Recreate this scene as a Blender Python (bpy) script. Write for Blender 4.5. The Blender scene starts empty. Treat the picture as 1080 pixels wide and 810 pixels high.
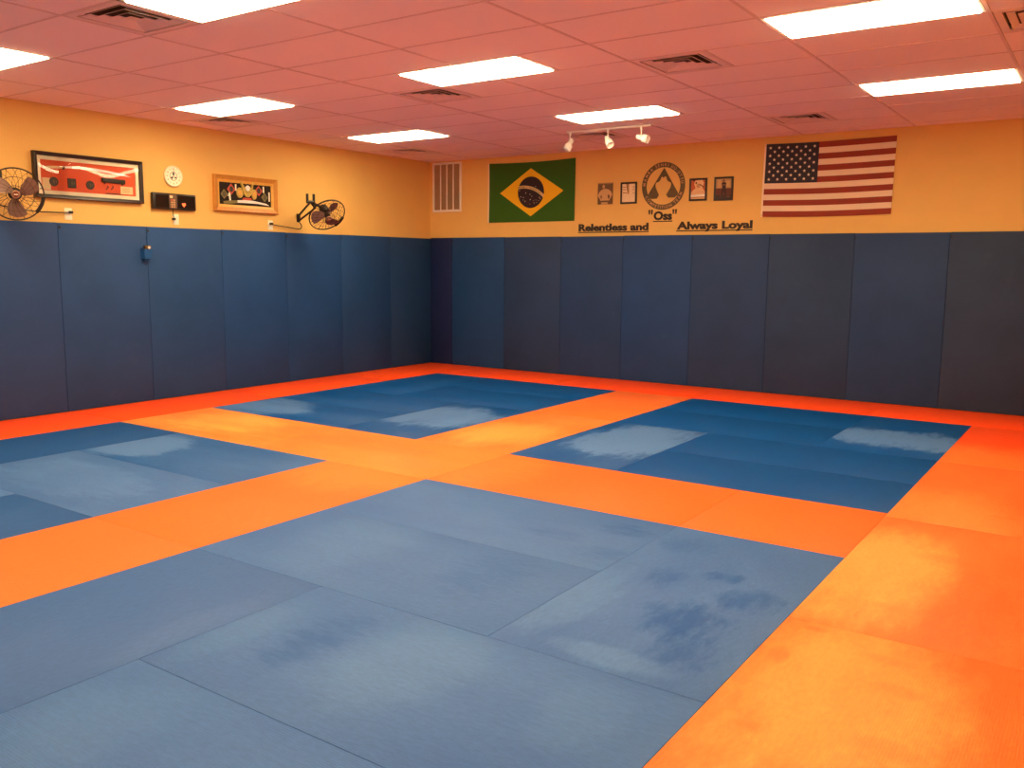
import bpy, bmesh, math, random
from mathutils import Vector, Matrix
random.seed(7)
PI = math.pi
scene = bpy.context.scene
COL = scene.collection
H = 3.104            # ceiling height
WX, WY = -0.03, 0.03 # face of the left wall (x) and of the back wall (y)
CAM = Vector((8.942827, -10.729738, 1.573275))

# ------------------------------------------------------------------ helpers
def lin(c):
    return tuple(((v/255)/12.92 if v/255 <= .04045 else ((v/255+.055)/1.055)**2.4) for v in c)

class MB:
    """collects shapes into one mesh"""
    def __init__(s): s.v=[]; s.f=[]; s.m=[]
    def add(s, vs, fs, mi=0, mat=None):
        b=len(s.v)
        for p in vs:
            p=Vector(p); s.v.append(tuple(mat@p if mat is not None else p))
        for f in fs: s.f.append(tuple(b+i for i in f)); s.m.append(mi)
        return s
    def box(s, a, b, mi=0, bev=0, mat=None, seg=2):
        if bev<=0:
            x0,y0,z0=a; x1,y1,z1=b
            return s.add([(x0,y0,z0),(x1,y0,z0),(x1,y1,z0),(x0,y1,z0),(x0,y0,z1),(x1,y0,z1),(x1,y1,z1),(x0,y1,z1)],
                [(0,3,2,1),(4,5,6,7),(0,1,5,4),(1,2,6,5),(2,3,7,6),(3,0,4,7)],mi,mat)
        bm=bmesh.new(); bmesh.ops.create_cube(bm,size=1)
        for v in bm.verts:
            for k in range(3): v.co[k]=a[k]+(v.co[k]+.5)*(b[k]-a[k])
        bmesh.ops.bevel(bm,geom=bm.edges[:],offset=bev,segments=seg,profile=.5,affect='EDGES')
        return s.bm(bm,mi,mat)
    def bm(s, bm, mi=0, mat=None):
        bm.verts.index_update()
        s.add([v.co[:] for v in bm.verts],[[v.index for v in f.verts] for f in bm.faces],mi,mat); bm.free(); return s
    def cyl(s, p, q, r0, r1=None, n=16, mi=0, mat=None, cap=True):
        r1=r0 if r1 is None else r1
        p,q=Vector(p),Vector(q); d=(q-p).normalized()
        u=d.orthogonal().normalized(); w=d.cross(u)
        vs=[]
        for c,r in ((p,r0),(q,r1)):
            for i in range(n):
                a=2*PI*i/n; vs.append(c+(u*math.cos(a)+w*math.sin(a))*r)
        fs=[(i,(i+1)%n,n+(i+1)%n,n+i) for i in range(n)]
        if cap: fs+= [tuple(range(n-1,-1,-1)),tuple(range(n,2*n))]
        return s.add(vs,fs,mi,mat)
    def lathe(s, prof, n=32, mi=0, mat=None):
        """prof: (radius, height) list about local Z"""
        vs=[];fs=[]
        for r,z in prof:
            for i in range(n):
                a=2*PI*i/n; vs.append((r*math.cos(a),r*math.sin(a),z))
        for k in range(len(prof)-1):
            for i in range(n):
                fs.append((k*n+i,k*n+(i+1)%n,(k+1)*n+(i+1)%n,(k+1)*n+i))
        return s.add(vs,fs,mi,mat)
    def tube(s, pts, r, n=8, mi=0, mat=None, closed=False):
        pts=[Vector(p) for p in pts]; N=len(pts); vs=[];fs=[]
        u=None
        for i,p in enumerate(pts):
            a=pts[(i-1)%N] if (closed or i>0) else p
            b=pts[(i+1)%N] if (closed or i<N-1) else p
            t=(b-a).normalized()
            if u is None: u=t.orthogonal().normalized()
            u=(u-t*u.dot(t)).normalized(); w=t.cross(u)
            for k in range(n):
                an=2*PI*k/n; vs.append(p+(u*math.cos(an)+w*math.sin(an))*r)
        for i in range(N if closed else N-1):
            j=(i+1)%N
            for k in range(n): fs.append((i*n+k,i*n+(k+1)%n,j*n+(k+1)%n,j*n+k))
        if not closed: fs+=[tuple(range(n-1,-1,-1)),tuple((N-1)*n+k for k in range(n))]
        return s.add(vs,fs,mi,mat)
    def ring(s, R, z, r, n=40, k=6, mi=0, mat=None):
        return s.tube([(R*math.cos(2*PI*i/n),R*math.sin(2*PI*i/n),z) for i in range(n)],r,k,mi,mat,True)
    def prism(s, poly, h0, h1, mi=0, mat=None):
        """extruded flat polygon (concave allowed) in local XY"""
        bm=bmesh.new()
        vs=[bm.verts.new((x,y,h1)) for x,y in poly]
        f=bm.faces.new(vs); f.normal_update()
        if f.normal.z<0: f.normal_flip()
        if abs(h1-h0)>1e-9:
            r=bmesh.ops.extrude_face_region(bm,geom=[f])
            for e in r['geom']:
                if isinstance(e,bmesh.types.BMVert): e.co.z=h0
        bmesh.ops.triangulate(bm,faces=[g for g in bm.faces if len(g.verts)>4],ngon_method='EAR_CLIP')
        bmesh.ops.recalc_face_normals(bm,faces=bm.faces[:]) if abs(h1-h0)>1e-9 else None
        return s.bm(bm,mi,mat)
    def disc(s, cx, cy, rx, ry, h0, h1, mi=0, mat=None, n=24, rot=0):
        c,sn=math.cos(rot),math.sin(rot)
        return s.prism([(cx+rx*math.cos(2*PI*i/n)*c-ry*math.sin(2*PI*i/n)*sn, cy+rx*math.cos(2*PI*i/n)*sn+ry*math.sin(2*PI*i/n)*c) for i in range(n)],h0,h1,mi,mat)
    def frame(s, x0,y0,x1,y1,w,h0,h1,mi=0,mat=None,h_in=None):
        """picture frame moulding with mitred corners; h_in: height at the inner edge"""
        hi=h1 if h_in is None else h_in
        o=[(x0,y0),(x1,y0),(x1,y1),(x0,y1)]; i=[(x0+w,y0+w),(x1-w,y0+w),(x1-w,y1-w),(x0+w,y1-w)]
        b=w*.12; ob=[(x0+b,y0+b),(x1-b,y0+b),(x1-b,y1-b),(x0+b,y1-b)]
        vs=[(x,y,h0) for x,y in o]+[(x,y,h1-b) for x,y in o]+[(x,y,h1) for x,y in ob]+[(x,y,hi) for x,y in i]+[(x,y,h0) for x,y in i]
        fs=[]
        for k in range(4):
            l=(k+1)%4
            for r in range(4): fs.append((r*4+k,r*4+l,(r+1)*4+l,(r+1)*4+k))
            fs.append((16+k,16+l,l,k))
        return s.add(vs,fs,mi,mat)

def link(name, mb, mats, parent=None, loc=(0,0,0), smooth=None):
    me=bpy.data.meshes.new(name); me.from_pydata([Vector(v) for v in mb.v],[],mb.f)
    if not isinstance(mats,(list,tuple)): mats=[mats]
    for m in mats: me.materials.append(m)
    for p,mi in zip(me.polygons,mb.m): p.material_index=mi
    if smooth:
        me.polygons.foreach_set('use_smooth',[True]*len(me.polygons))
        try: me.set_sharp_from_angle(angle=math.radians(smooth))
        except Exception: pass
    me.update()
    o=bpy.data.objects.new(name,me); COL.objects.link(o); o.location=loc
    if parent: o.parent=parent
    return o
def tag(o,label,cat,group=None):
    o['label']=label; o['category']=cat
    if group: o['group']=group
    return o
def thing(name,label,cat,loc=(0,0,0),group=None):
    o=bpy.data.objects.new(name,None); COL.objects.link(o); o.location=loc
    o.empty_display_size=.1
    return tag(o,label,cat,group)
def struct(o): o['kind']='structure'; return o
def copy_tree(o,loc,label):
    c=o.copy(); COL.objects.link(c); c.location=loc; c['label']=label
    for ch in list(o.children):
        d=ch.copy(); COL.objects.link(d); d.parent=c
        for g in ch.children:
            e=g.copy(); COL.objects.link(e); e.parent=d
    return c
# wall frames: local X = along the wall to the right as seen, local Y = up, local Z = out of the wall
ML=Matrix(((0,0,1,0),(1,0,0,0),(0,1,0,0),(0,0,0,1)))        # left wall: X->+y, Y->z, Z->+x
MBk=Matrix(((1,0,0,0),(0,0,-1,0),(0,1,0,0),(0,0,0,1)))      # back wall: X->+x, Y->z, Z->-y
def sy(y,d): return y+d*(CAM.y-y)/(CAM.x-WX)                # where a point on the wall seen from the door stands when it is d proud of it
def sz(z,d): return z+d*(CAM.z-z)/(CAM.x-WX)
def sx(x,d): return x+d*(CAM.x-x)/(WY-CAM.y)

# ------------------------------------------------------------------ materials
def nodes(name):
    m=bpy.data.materials.new(name); m.use_nodes=True; nt=m.node_tree
    return m,nt,nt.nodes,nt.links,nt.nodes['Principled BSDF']
def mat(name,rgb,rough=.6,metal=0,spec=.4,var=.12,vscale=6,bump=0,bscale=200,emit=None,estr=0,linear=False):
    m,nt,N,L,b=nodes(name)
    c=rgb if linear else lin(rgb)
    tc=N.new('ShaderNodeTexCoord'); no=N.new('ShaderNodeTexNoise'); no.inputs['Scale'].default_value=vscale; no.inputs['Detail'].default_value=4
    L.new(tc.outputs['Object'],no.inputs['Vector'])
    mx=N.new('ShaderNodeMix'); mx.data_type='RGBA'
    mx.inputs['A'].default_value=(*[v*(1-var) for v in c],1); mx.inputs['B'].default_value=(*[min(1,v*(1+var)) for v in c],1)
    L.new(no.outputs['Fac'],mx.inputs['Factor']); L.new(mx.outputs['Result'],b.inputs['Base Color'])
    b.inputs['Roughness'].default_value=rough; b.inputs['Metallic'].default_value=metal; b.inputs['Specular IOR Level'].default_value=spec
    if bump:
        n2=N.new('ShaderNodeTexNoise'); n2.inputs['Scale'].default_value=bscale; n2.inputs['Detail'].default_value=3
        L.new(tc.outputs['Object'],n2.inputs['Vector'])
        bp=N.new('ShaderNodeBump'); bp.inputs['Strength'].default_value=bump; bp.inputs['Distance'].default_value=.01
        L.new(n2.outputs['Fac'],bp.inputs['Height']); L.new(bp.outputs['Normal'],b.inputs['Normal'])
    if emit is not None:
        b.inputs['Emission Color'].default_value=(*emit,1); b.inputs['Emission Strength'].default_value=estr
    return m

def math_node(N,L,op,a,b=None,clamp=False):
    n=N.new('ShaderNodeMath'); n.operation=op; n.use_clamp=clamp
    for i,x in enumerate((a,b)):
        if x is None: continue
        if isinstance(x,(int,float)): n.inputs[i].default_value=x
        else: L.new(x,n.inputs[i])
    return n.outputs[0]

def mat_material(name, base, worn, blobs=(), general=.3, along='x', seed=0, rough=.5, spec=.14, gscale=1.2, dark=None, scuffs=(), scuff=None, soft=1.0):
    """vinyl judo mat: base colour, worn colour, worn patches (x,y,rx,ry,strength in the mat's own metres)"""
    m,nt,N,L,b=nodes(name)
    tc=N.new('ShaderNodeTexCoord'); sep=N.new('ShaderNodeSeparateXYZ'); L.new(tc.outputs['Object'],sep.inputs[0])
    mp=N.new('ShaderNodeMapping'); L.new(tc.outputs['Object'],mp.inputs['Vector'])
    mp.inputs['Location'].default_value=(seed*3.7,seed*1.9,seed)
    mp.inputs['Scale'].default_value=(.55,1.5,1) if along=='x' else (1.5,.55,1)
    n1=N.new('ShaderNodeTexNoise'); n1.inputs['Scale'].default_value=gscale; n1.inputs['Detail'].default_value=7; n1.inputs['Roughness'].default_value=.62
    L.new(mp.outputs[0],n1.inputs['Vector'])
    n2=N.new('ShaderNodeTexNoise'); n2.inputs['Scale'].default_value=9; n2.inputs['Detail'].default_value=6; n2.inputs['Roughness'].default_value=.7
    L.new(mp.outputs[0],n2.inputs['Vector'])
    # general wear
    w=math_node(N,L,'MULTIPLY',math_node(N,L,'MULTIPLY',math_node(N,L,'SUBTRACT',n1.outputs['Fac'],.36,True),3.2,True),general)
    for (bx,by,rx,ry,st) in blobs:
        dx=math_node(N,L,'DIVIDE',math_node(N,L,'SUBTRACT',sep.outputs[0],bx),rx)
        dy=math_node(N,L,'DIVIDE',math_node(N,L,'SUBTRACT',sep.outputs[1],by),ry)
        d2=math_node(N,L,'ADD',math_node(N,L,'MULTIPLY',dx,dx),math_node(N,L,'MULTIPLY',dy,dy))
        nz=math_node(N,L,'MULTIPLY',math_node(N,L,'SUBTRACT',n1.outputs['Fac'],.5),2.6/soft)
        nz2=math_node(N,L,'MULTIPLY',math_node(N,L,'SUBTRACT',n2.outputs['Fac'],.5),1.9/soft)
        v=math_node(N,L,'SUBTRACT',1.15,d2); v=math_node(N,L,'ADD',v,nz); v=math_node(N,L,'ADD',v,nz2)
        sm=N.new('ShaderNodeMapRange'); sm.interpolation_type='SMOOTHSTEP'; sm.inputs['From Min'].default_value=0; sm.inputs['From Max'].default_value=.75*soft**.5
        L.new(v,sm.inputs['Value'])
        w=math_node(N,L,'ADD',w,math_node(N,L,'MULTIPLY',sm.outputs[0],st))
    w=math_node(N,L,'MULTIPLY',w,math_node(N,L,'ADD',math_node(N,L,'MULTIPLY',n2.outputs['Fac'],.5),.75))
    w=math_node(N,L,'MAXIMUM',math_node(N,L,'MINIMUM',w,1.0),0.0)
    mx=N.new('ShaderNodeMix'); mx.data_type='RGBA'
    mx.inputs['A'].default_value=(*base,1); mx.inputs['B'].default_value=(*worn,1)
    L.new(w,mx.inputs['Factor']); out=mx.outputs['Result']
    if dark is not None:      # scattered scuffs
        n3=N.new('ShaderNodeTexNoise'); n3.inputs['Scale'].default_value=3.2; n3.inputs['Detail'].default_value=3; L.new(mp.outputs[0],n3.inputs['Vector'])
        mr=N.new('ShaderNodeMapRange'); mr.inputs['From Min'].default_value=.60; mr.inputs['From Max'].default_value=.70; L.new(n3.outputs['Fac'],mr.inputs['Value'])
        m2=N.new('ShaderNodeMix'); m2.data_type='RGBA'; L.new(out,m2.inputs['A']); m2.inputs['B'].default_value=(*dark,1)
        L.new(math_node(N,L,'MULTIPLY',mr.outputs[0],.35),m2.inputs['Factor']); out=m2.outputs['Result']
    for (bx,by,rx,ry,st) in scuffs:
        dx=math_node(N,L,'DIVIDE',math_node(N,L,'SUBTRACT',sep.outputs[0],bx),rx)
        dy=math_node(N,L,'DIVIDE',math_node(N,L,'SUBTRACT',sep.outputs[1],by),ry)
        v=math_node(N,L,'SUBTRACT',.95,math_node(N,L,'ADD',math_node(N,L,'MULTIPLY',dx,dx),math_node(N,L,'MULTIPLY',dy,dy)))
        v=math_node(N,L,'ADD',v,math_node(N,L,'MULTIPLY',math_node(N,L,'SUBTRACT',n2.outputs['Fac'],.5),3.2))
        v=math_node(N,L,'ADD',v,math_node(N,L,'MULTIPLY',math_node(N,L,'SUBTRACT',n1.outputs['Fac'],.5),1.2))
        sm=N.new('ShaderNodeMapRange'); sm.interpolation_type='SMOOTHSTEP'; sm.inputs['From Min'].default_value=0; sm.inputs['From Max'].default_value=.9+.5*(soft-1)
        L.new(v,sm.inputs['Value'])
        m2=N.new('ShaderNodeMix'); m2.data_type='RGBA'; L.new(out,m2.inputs['A']); m2.inputs['B'].default_value=(*scuff,1)
        L.new(math_node(N,L,'MULTIPLY',sm.outputs[0],st),m2.inputs['Factor']); out=m2.outputs['Result']
    L.new(out,b.inputs['Base Color'])
    b.inputs['Roughness'].default_value=rough; b.inputs['Specular IOR Level'].default_value=spec
    n4=N.new('ShaderNodeTexNoise'); n4.inputs['Scale'].default_value=38; n4.inputs['Detail'].default_value=5; n4.inputs['Roughness'].default_value=.75; L.new(mp.outputs[0],n4.inputs['Vector'])
    gv=N.new('ShaderNodeVectorMath'); gv.operation='SCALE'; L.new(out,gv.inputs[0]); L.new(math_node(N,L,'ADD',math_node(N,L,'MULTIPLY',n4.outputs['Fac'],.5),.75),gv.inputs['Scale'])
    L.new(gv.outputs[0],b.inputs['Base Color'])
    # fine woven tatami ribs
    wv=N.new('ShaderNodeTexWave'); wv.wave_type='BANDS'; wv.bands_direction='Y' if along=='x' else 'X'
    wv.inputs['Scale'].default_value=28; wv.inputs['Distortion'].default_value=1.2; wv.inputs['Detail'].default_value=1
    L.new(tc.outputs['Object'],wv.inputs['Vector'])
    bp=N.new('ShaderNodeBump'); bp.inputs['Strength'].default_value=.12; bp.inputs['Distance'].default_value=.004
    L.new(math_node(N,L,'ADD',wv.outputs['Fac'],math_node(N,L,'MULTIPLY',n2.outputs['Fac'],2.0)),bp.inputs['Height']); L.new(bp.outputs['Normal'],b.inputs['Normal'])
    return m

LIGHT=(1.0,.775,.45)
M={}
M['wall']=mat('wall_paint',(.81,.515,.15),.75,var=.05,vscale=3,bump=.35,bscale=90,linear=True)
M['white']=mat('white_enamel',(.86,.84,.78),.45,var=.03,linear=True)
M['cream']=mat('cream_plastic',(.9,.86,.62),.45,var=.03,linear=True)
M['black']=mat('black_plastic',(.018,.014,.012),.4,var=.2,linear=True)
M['blackwood']=mat('black_wood',(.028,.016,.012),.35,var=.3,vscale=20,linear=True)
M['darkmetal']=mat('dark_metal',(.05,.035,.028),.35,.6,var=.2,linear=True)
M['wire']=mat('guard_wire',(.06,.035,.02),.4,.5,var=.1,linear=True)
M['blade']=mat('fan_blade',(.25,.145,.115),.4,.2,var=.15,linear=True)
M['void']=mat('duct_shadow',(.11,.06,.04),.9,var=.2,linear=True)
M['floor']=mat('concrete',(.12,.1,.09),.9,linear=True)
M['gold']=mat('gold_leaf',(.62,.46,.12),.3,.5,var=.6,vscale=45,linear=True)
M['steel']=mat('polished_steel',(.95,.93,.88),.25,.1,var=.1,vscale=30,linear=True)
M['redsilk']=mat('red_backing',(.78,.13,.05),.8,var=.08,vscale=40,linear=True)
M['matboard']=mat('mat_board',(.98,.94,.72),.7,var=.02,linear=True)
M['paper']=mat('paper_card',(.85,.72,.42),.8,var=.06,vscale=60,linear=True)
M['iron']=mat('blackened_iron',(.05,.045,.035),.55,.3,var=.4,vscale=80,linear=True)
M['oak']=mat('golden_oak',(.58,.26,.045),.4,var=.22,vscale=25,linear=True)
M['oakl']=mat('pale_gilt',(.78,.44,.09),.35,var=.15,vscale=25,linear=True)
M['blackvelvet']=mat('black_velvet',(.02,.012,.008),.9,linear=True)
M['olive_dark']=mat('aged_iron',(.12,.10,.05),.6,.2,linear=True)
M['badge_ring']=mat('badge_ring',(.36,.20,.12),.4,.3,linear=True)
M['red']=mat('red_lacquer',(.55,.08,.04),.5,var=.2,vscale=60,linear=True)
M['olive']=mat('olive_brocade',(.22,.18,.06),.6,var=.35,vscale=90,linear=True)
M['letter']=mat('letter_black',(.03,.014,.008),.5,linear=True)
M['logo']=mat('bronze_vinyl',(.12,.082,.03),.5,var=.35,vscale=5,linear=True)
M['logotext']=mat('tan_vinyl',(.60,.34,.15),.6,linear=True)
M['glow']=mat('light_diffuser',(.9,.9,.9),.5,emit=LIGHT,estr=24.5)

# ceiling tile: mineral fibre, every tile a little different
m,nt,N,L,b=nodes('ceiling_tile'); M['tile']=m
g=N.new('ShaderNodeNewGeometry'); tc=N.new('ShaderNodeTexCoord')
n1=N.new('ShaderNodeTexNoise'); n1.inputs['Scale'].default_value=90; n1.inputs['Detail'].default_value=3; L.new(tc.outputs['Object'],n1.inputs['Vector'])
k=math_node(N,L,'ADD',math_node(N,L,'MULTIPLY',g.outputs['Random Per Island'],.05),.90)
k=math_node(N,L,'ADD',k,math_node(N,L,'MULTIPLY',n1.outputs['Fac'],.08))
vm=N.new('ShaderNodeVectorMath'); vm.operation='SCALE'; vm.inputs[0].default_value=(1.0,.83,.78); L.new(k,vm.inputs['Scale']); L.new(vm.outputs[0],b.inputs['Base Color'])
b.inputs['Roughness'].default_value=.9; b.inputs['Specular IOR Level'].default_value=.1
bp=N.new('ShaderNodeBump'); bp.inputs['Strength'].default_value=.3; bp.inputs['Distance'].default_value=.006; L.new(n1.outputs['Fac'],bp.inputs['Height']); L.new(bp.outputs['Normal'],b.inputs['Normal'])
M['tee']=mat('tee_bar',(.80,.60,.55),.6,linear=True)
M['vent']=mat('vent_metal',(.86,.68,.62),.5,var=.08,linear=True)

def pad_material(name,col,seed,rough=.55):
    col=(col[0]*.68,col[1]*1.0,col[2]*1.08)
    m,nt,N,L,b=nodes(name)
    tc=N.new('ShaderNodeTexCoord'); mp=N.new('ShaderNodeMapping'); L.new(tc.outputs['Object'],mp.inputs['Vector']); mp.inputs['Location'].default_value=(seed*2.3,seed*5.1,seed)
    n1=N.new('ShaderNodeTexNoise'); n1.inputs['Scale'].default_value=1.6; n1.inputs['Detail'].default_value=6; n1.inputs['Roughness'].default_value=.6; L.new(mp.outputs[0],n1.inputs['Vector'])
    n2=N.new('ShaderNodeTexNoise'); n2.inputs['Scale'].default_value=160; n2.inputs['Detail'].default_value=2; L.new(tc.outputs['Object'],n2.inputs['Vector'])
    n3=N.new('ShaderNodeTexNoise'); n3.inputs['Scale'].default_value=4; n3.inputs['Detail'].default_value=3; L.new(mp.outputs[0],n3.inputs['Vector'])
    mx=N.new('ShaderNodeMix'); mx.data_type='RGBA'
    mx.inputs['A'].default_value=(*[v*.72 for v in col],1); mx.inputs['B'].default_value=(col[0]*1.35,col[1]*1.25,col[2]*1.25,1)
    L.new(n1.outputs['Fac'],mx.inputs['Factor'])
    mr=N.new('ShaderNodeMapRange'); mr.inputs['From Min'].default_value=.66; mr.inputs['From Max'].default_value=.8; L.new(n3.outputs['Fac'],mr.inputs['Value'])
    m2=N.new('ShaderNodeMix'); m2.data_type='RGBA'; L.new(mx.outputs['Result'],m2.inputs['A']); m2.inputs['B'].default_value=(col[0]*2.2,col[1]*1.5,col[2]*1.2,1)
    L.new(math_node(N,L,'MULTIPLY',mr.outputs[0],.4),m2.inputs['Factor'])
    L.new(m2.outputs['Result'],b.inputs['Base Color'])
    b.inputs['Roughness'].default_value=rough; b.inputs['Specular IOR Level'].default_value=.15
    bp=N.new('ShaderNodeBump'); bp.inputs['Strength'].default_value=.12; bp.inputs['Distance'].default_value=.004; L.new(n2.outputs['Fac'],bp.inputs['Height']); L.new(bp.outputs['Normal'],b.inputs['Normal'])
    return m

# ------------------------------------------------------------------ room shell
XR, YF = 10.15, -13.9          # right wall and front wall, both out of the photograph
def slab(name,a,b,m): return struct(link(name,MB().box(a,b),m))
slab('floor',(WX-.1,YF-.1,-.14),(XR+.1,WY+.1,-.04),M['floor'])
slab('wall_left',(WX-.1,YF-.1,-.04),(WX,WY+.1,H+.06),M['wall'])
slab('wall_back',(WX,WY,-.04),(XR+.1,WY+.1,H+.06),M['wall'])
slab('wall_right',(XR,YF,-.04),(XR+.1,WY,H+.06),M['wall'])
slab('wall_front',(WX,YF-.1,-.04),(XR+.1,YF,H+.06),M['wall'])

TW, TD = 1.2192, .6096
GX, GY = 6.925, -.236
def gxl(i): return GX+i*TW
# fixtures on the ceiling: rectangles x0,y0,x1,y1
def row(j): return GY-j*TD
LX=[gxl(-5)+.02, gxl(-2)-TD, gxl(0)]
lights=[(LX[c],row(r+1),LX[c]+TW,row(r)) for r in (3,7,11,15) for c in range(3)]  # last four panels are unseen, added on the same grid to light the foreground
vx=[.30,gxl(-3),gxl(-1),gxl(1)]
vents=[(x,row(r+1),x+TD,row(r)) for r in (1,2) for x in ()]+[(vx[0],row(2),vx[0]+TD,row(1)),(vx[1],row(2),vx[1]+TD,row(1)),(vx[2],row(2),vx[2]+TD,row(1)),
       (vx[0],row(7),vx[0]+TD,row(6)),(vx[1],row(7),vx[1]+TD,row(6)),(vx[2],row(7),vx[2]+TD,row(6)),(vx[3],row(7),vx[3]+TD,row(6)),(vx[1],row(12),vx[1]+TD,row(11))]
holes=lights+vents
xs=[WX]+[gxl(i) for i in range(-5,3) if WX<gxl(i)<XR]+[XR]
ys=[WY]+[row(j) for j in range(0,24) if row(j)>YF]+[YF]
tiles=MB(); tee=MB(); hw=.011
def cut(a,b,cuts):
    segs=[(a,b)]
    for c0,c1 in cuts:
        n=[]
        for s0,s1 in segs:
            if c1<=s0+.02 or c0>=s1-.02: n.append((s0,s1)); continue
            if c0>s0+.02: n.append((s0,c0))
            if c1<s1-.02: n.append((c1,s1))
        segs=n
    return segs
for j in range(len(ys)-1):
    y1,y0=ys[j],ys[j+1]; ym=(y0+y1)/2
    hc=[(h[0],h[2]) for h in holes if h[1]<ym<h[3]]
    for i in range(len(xs)-1):
        for s0,s1 in cut(xs[i],xs[i+1],hc):
            tiles.box((s0+.0025,y0+.0025,H+.004),(s1-.0025,y1-.0025,H+.02))
    # short tees along y in this row
    for x in xs[1:-1]:
        if any(h0+.02<x<h1-.02 for h0,h1 in hc): continue
        tee.box((x-hw,y0,H),(x+hw,y1,H+.005))
    for h0,h1 in hc:
        for x in (h0,h1):
            if all(abs(x-q)>.03 for q in xs): tee.box((x-hw,y0,H),(x+hw,y1,H+.005))
    if j>0:
        tee.box((WX,ys[j]-hw*.8,H+.0005),(XR,ys[j]+hw*.8,H+.0045))
tiles.box((WX,YF,H+.045),(XR,WY,H+.06))
struct(link('ceiling',tiles,M['tile']))
struct(link('trim_1',tee,M['tee']))

# ------------------------------------------------------------------ ceiling light panels
def light_panel(r,label):
    x0,y0,x1,y1=r; cx,cy=(x0+x1)/2,(y0+y1)/2
    a,b2=(x1-x0)/2-.013,(y1-y0)/2-.013
    t=thing('ceiling_light',label,'ceiling light',(cx,cy,H+.012),'fluorescent panels in the ceiling')
    f=MB(); f.frame(-a,-b2,a,b2,.02,.0,.012,mat=Matrix.Diagonal((1,1,-1,1)))
    f.box((-a,-b2,.005),(a,b2,.012))
    link('frame',f,M['white'],t)
    d=MB().box((-a+.021,-b2+.021,-.022),(a-.021,b2-.021,.002),bev=.008)
    link('diffuser',d,M['glow'],t)
    return t
LL=['bright ceiling light panel nearest the room corner, left of the Brazilian flag',
    'bright ceiling light panel directly above the track spotlights',
    'bright ceiling light panel above the stars and stripes flag, second at right',
    'bright ceiling light panel above the gold framed display and wall fan',
    'bright ceiling light panel near the middle of the ceiling, beside a square vent',
    'large bright ceiling light panel at the top right of the photo',
    'bright ceiling light panel cut off by the left edge of the photo',
    'large bright ceiling light panel cut off by the top edge, beside a square vent',
    'added unseen ceiling light panel overhead, out of the photo at right',
    'added unseen ceiling light panel in the rearmost row, by the left wall',
    'added unseen ceiling light panel in the rearmost row, middle of the room',
    'added unseen ceiling light panel in the rearmost row, over the camera']
for r,l in zip(lights,LL): light_panel(r,l)

# ------------------------------------------------------------------ ceiling vents
def vent(r,label):
    x0,y0,x1,y1=r; cx,cy=(x0+x1)/2,(y0+y1)/2; a=(x1-x0)/2-.012
    t=thing('ceiling_vent',label,'air vent',(cx,cy,H+.008),'square ceiling air diffusers')
    fl=Matrix.Diagonal((1,1,-1,1))
    link('face_plate',MB().frame(-a,-a,a,a,.05,-.004,.008,mat=fl),M['vent'],t)
    link('backing',MB().box((-a+.045,-a+.045,.02),(a-.045,a-.045,.03)),M['void'],t)
    lv=MB()
    for k,s in enumerate((.225,.165,.105)):
        # sloping square ring
        i=s-.040; zo,zi=-.005,.014
        o=[(-s,-s,zo),(s,-s,zo),(s,s,zo),(-s,s,zo)]; n=[(-i,-i,zi),(i,-i,zi),(i,i,zi),(-i,i,zi)]
        o2=[(x,y,z-.003) for x,y,z in o]; n2=[(x,y,z-.003) for x,y,z in n]
        fs=[]
        for q in range(4):
            w=(q+1)%4
            fs+=[(q,w,4+w,4+q),(8+w,8+q,12+q,12+w),(q,8+q,8+w,w),(4+q,4+w,12+w,12+q)]
        lv.add(o+n+o2+n2,fs)
    lv.box((-.045,-.045,-.006),(.045,.045,-.003))
    link('louvers',lv,M['vent'],t)
    return t
VL=['small ceiling vent by the left wall, nearest the room corner','ceiling vent behind the track spotlights','dark ceiling vent above the left end of the stars and stripes flag',
    'ceiling vent by the left wall, beside a light panel','ceiling vent just beyond the light panel in the middle of the ceiling',
    'square ceiling vent between the middle panel and the large panel at top right','stained ceiling vent at the top right edge of the photo','large ceiling vent at the top left, touching the panel at the top edge']
for r,l in zip(vents,VL): vent(r,l)

# ------------------------------------------------------------------ wall pads
PT=1.95
padcol={'l':(.030,.075,.235),'b':(.030,.062,.17)}
lefty=[.03,-.923,-1.924,-2.906,-3.90,-4.892,-5.888,-6.87,-7.86,-8.85,-9.84]
ordn=['nearest the room corner','second from the room corner','third from the room corner','fourth from the room corner','fifth from the room corner',
      'sixth from the room corner','seventh from the room corner','eighth from the room corner','ninth from the corner','tenth from the room corner']
g1='tall blue pads on the left wall'
lt=[(.024,.062,.17),(.024,.068,.20),(.024,.072,.22),(.026,.076,.23),(.032,.078,.22),(.036,.076,.21),(.040,.074,.20),(.04,.07,.19),(.04,.07,.19),(.04,.07,.19)]
ex=['','','','',', under the timer',', under the black frame',', below the left fan','','','']
for k in range(10):
    y1,y0=lefty[k]-.0015,lefty[k+1]+.0015
    ht=PT-random.random()*.006-.004
    t=thing('wall_pad','tall blue left wall pad, '+ordn[k]+ex[k],'wall pad',(WX,(y0+y1)/2,0),g1)
    a=(y1-y0)/2
    link('pad',MB().box((.0005,-a,.002),(.03,a,ht),bev=.005),pad_material('pad_vinyl_left',lt[k],k+1),t,smooth=40)
    fm=MB()
    fm.cyl((.029,-a+.016,ht-.045),(.033,-a+.016,ht-.045),.013,n=14)
    link('fastener',fm,M['black'],t)
backx=[.0,.427,1.408,2.385,3.362,4.352,5.357,6.357,7.356,8.34,9.33]
bt=[(.018,.026,.10),(.022,.064,.19),(.034,.058,.145),(.032,.062,.17),(.030,.068,.20),(.036,.062,.155),(.040,.060,.135),(.036,.062,.155),(.046,.058,.115),(.046,.058,.115)]
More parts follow.
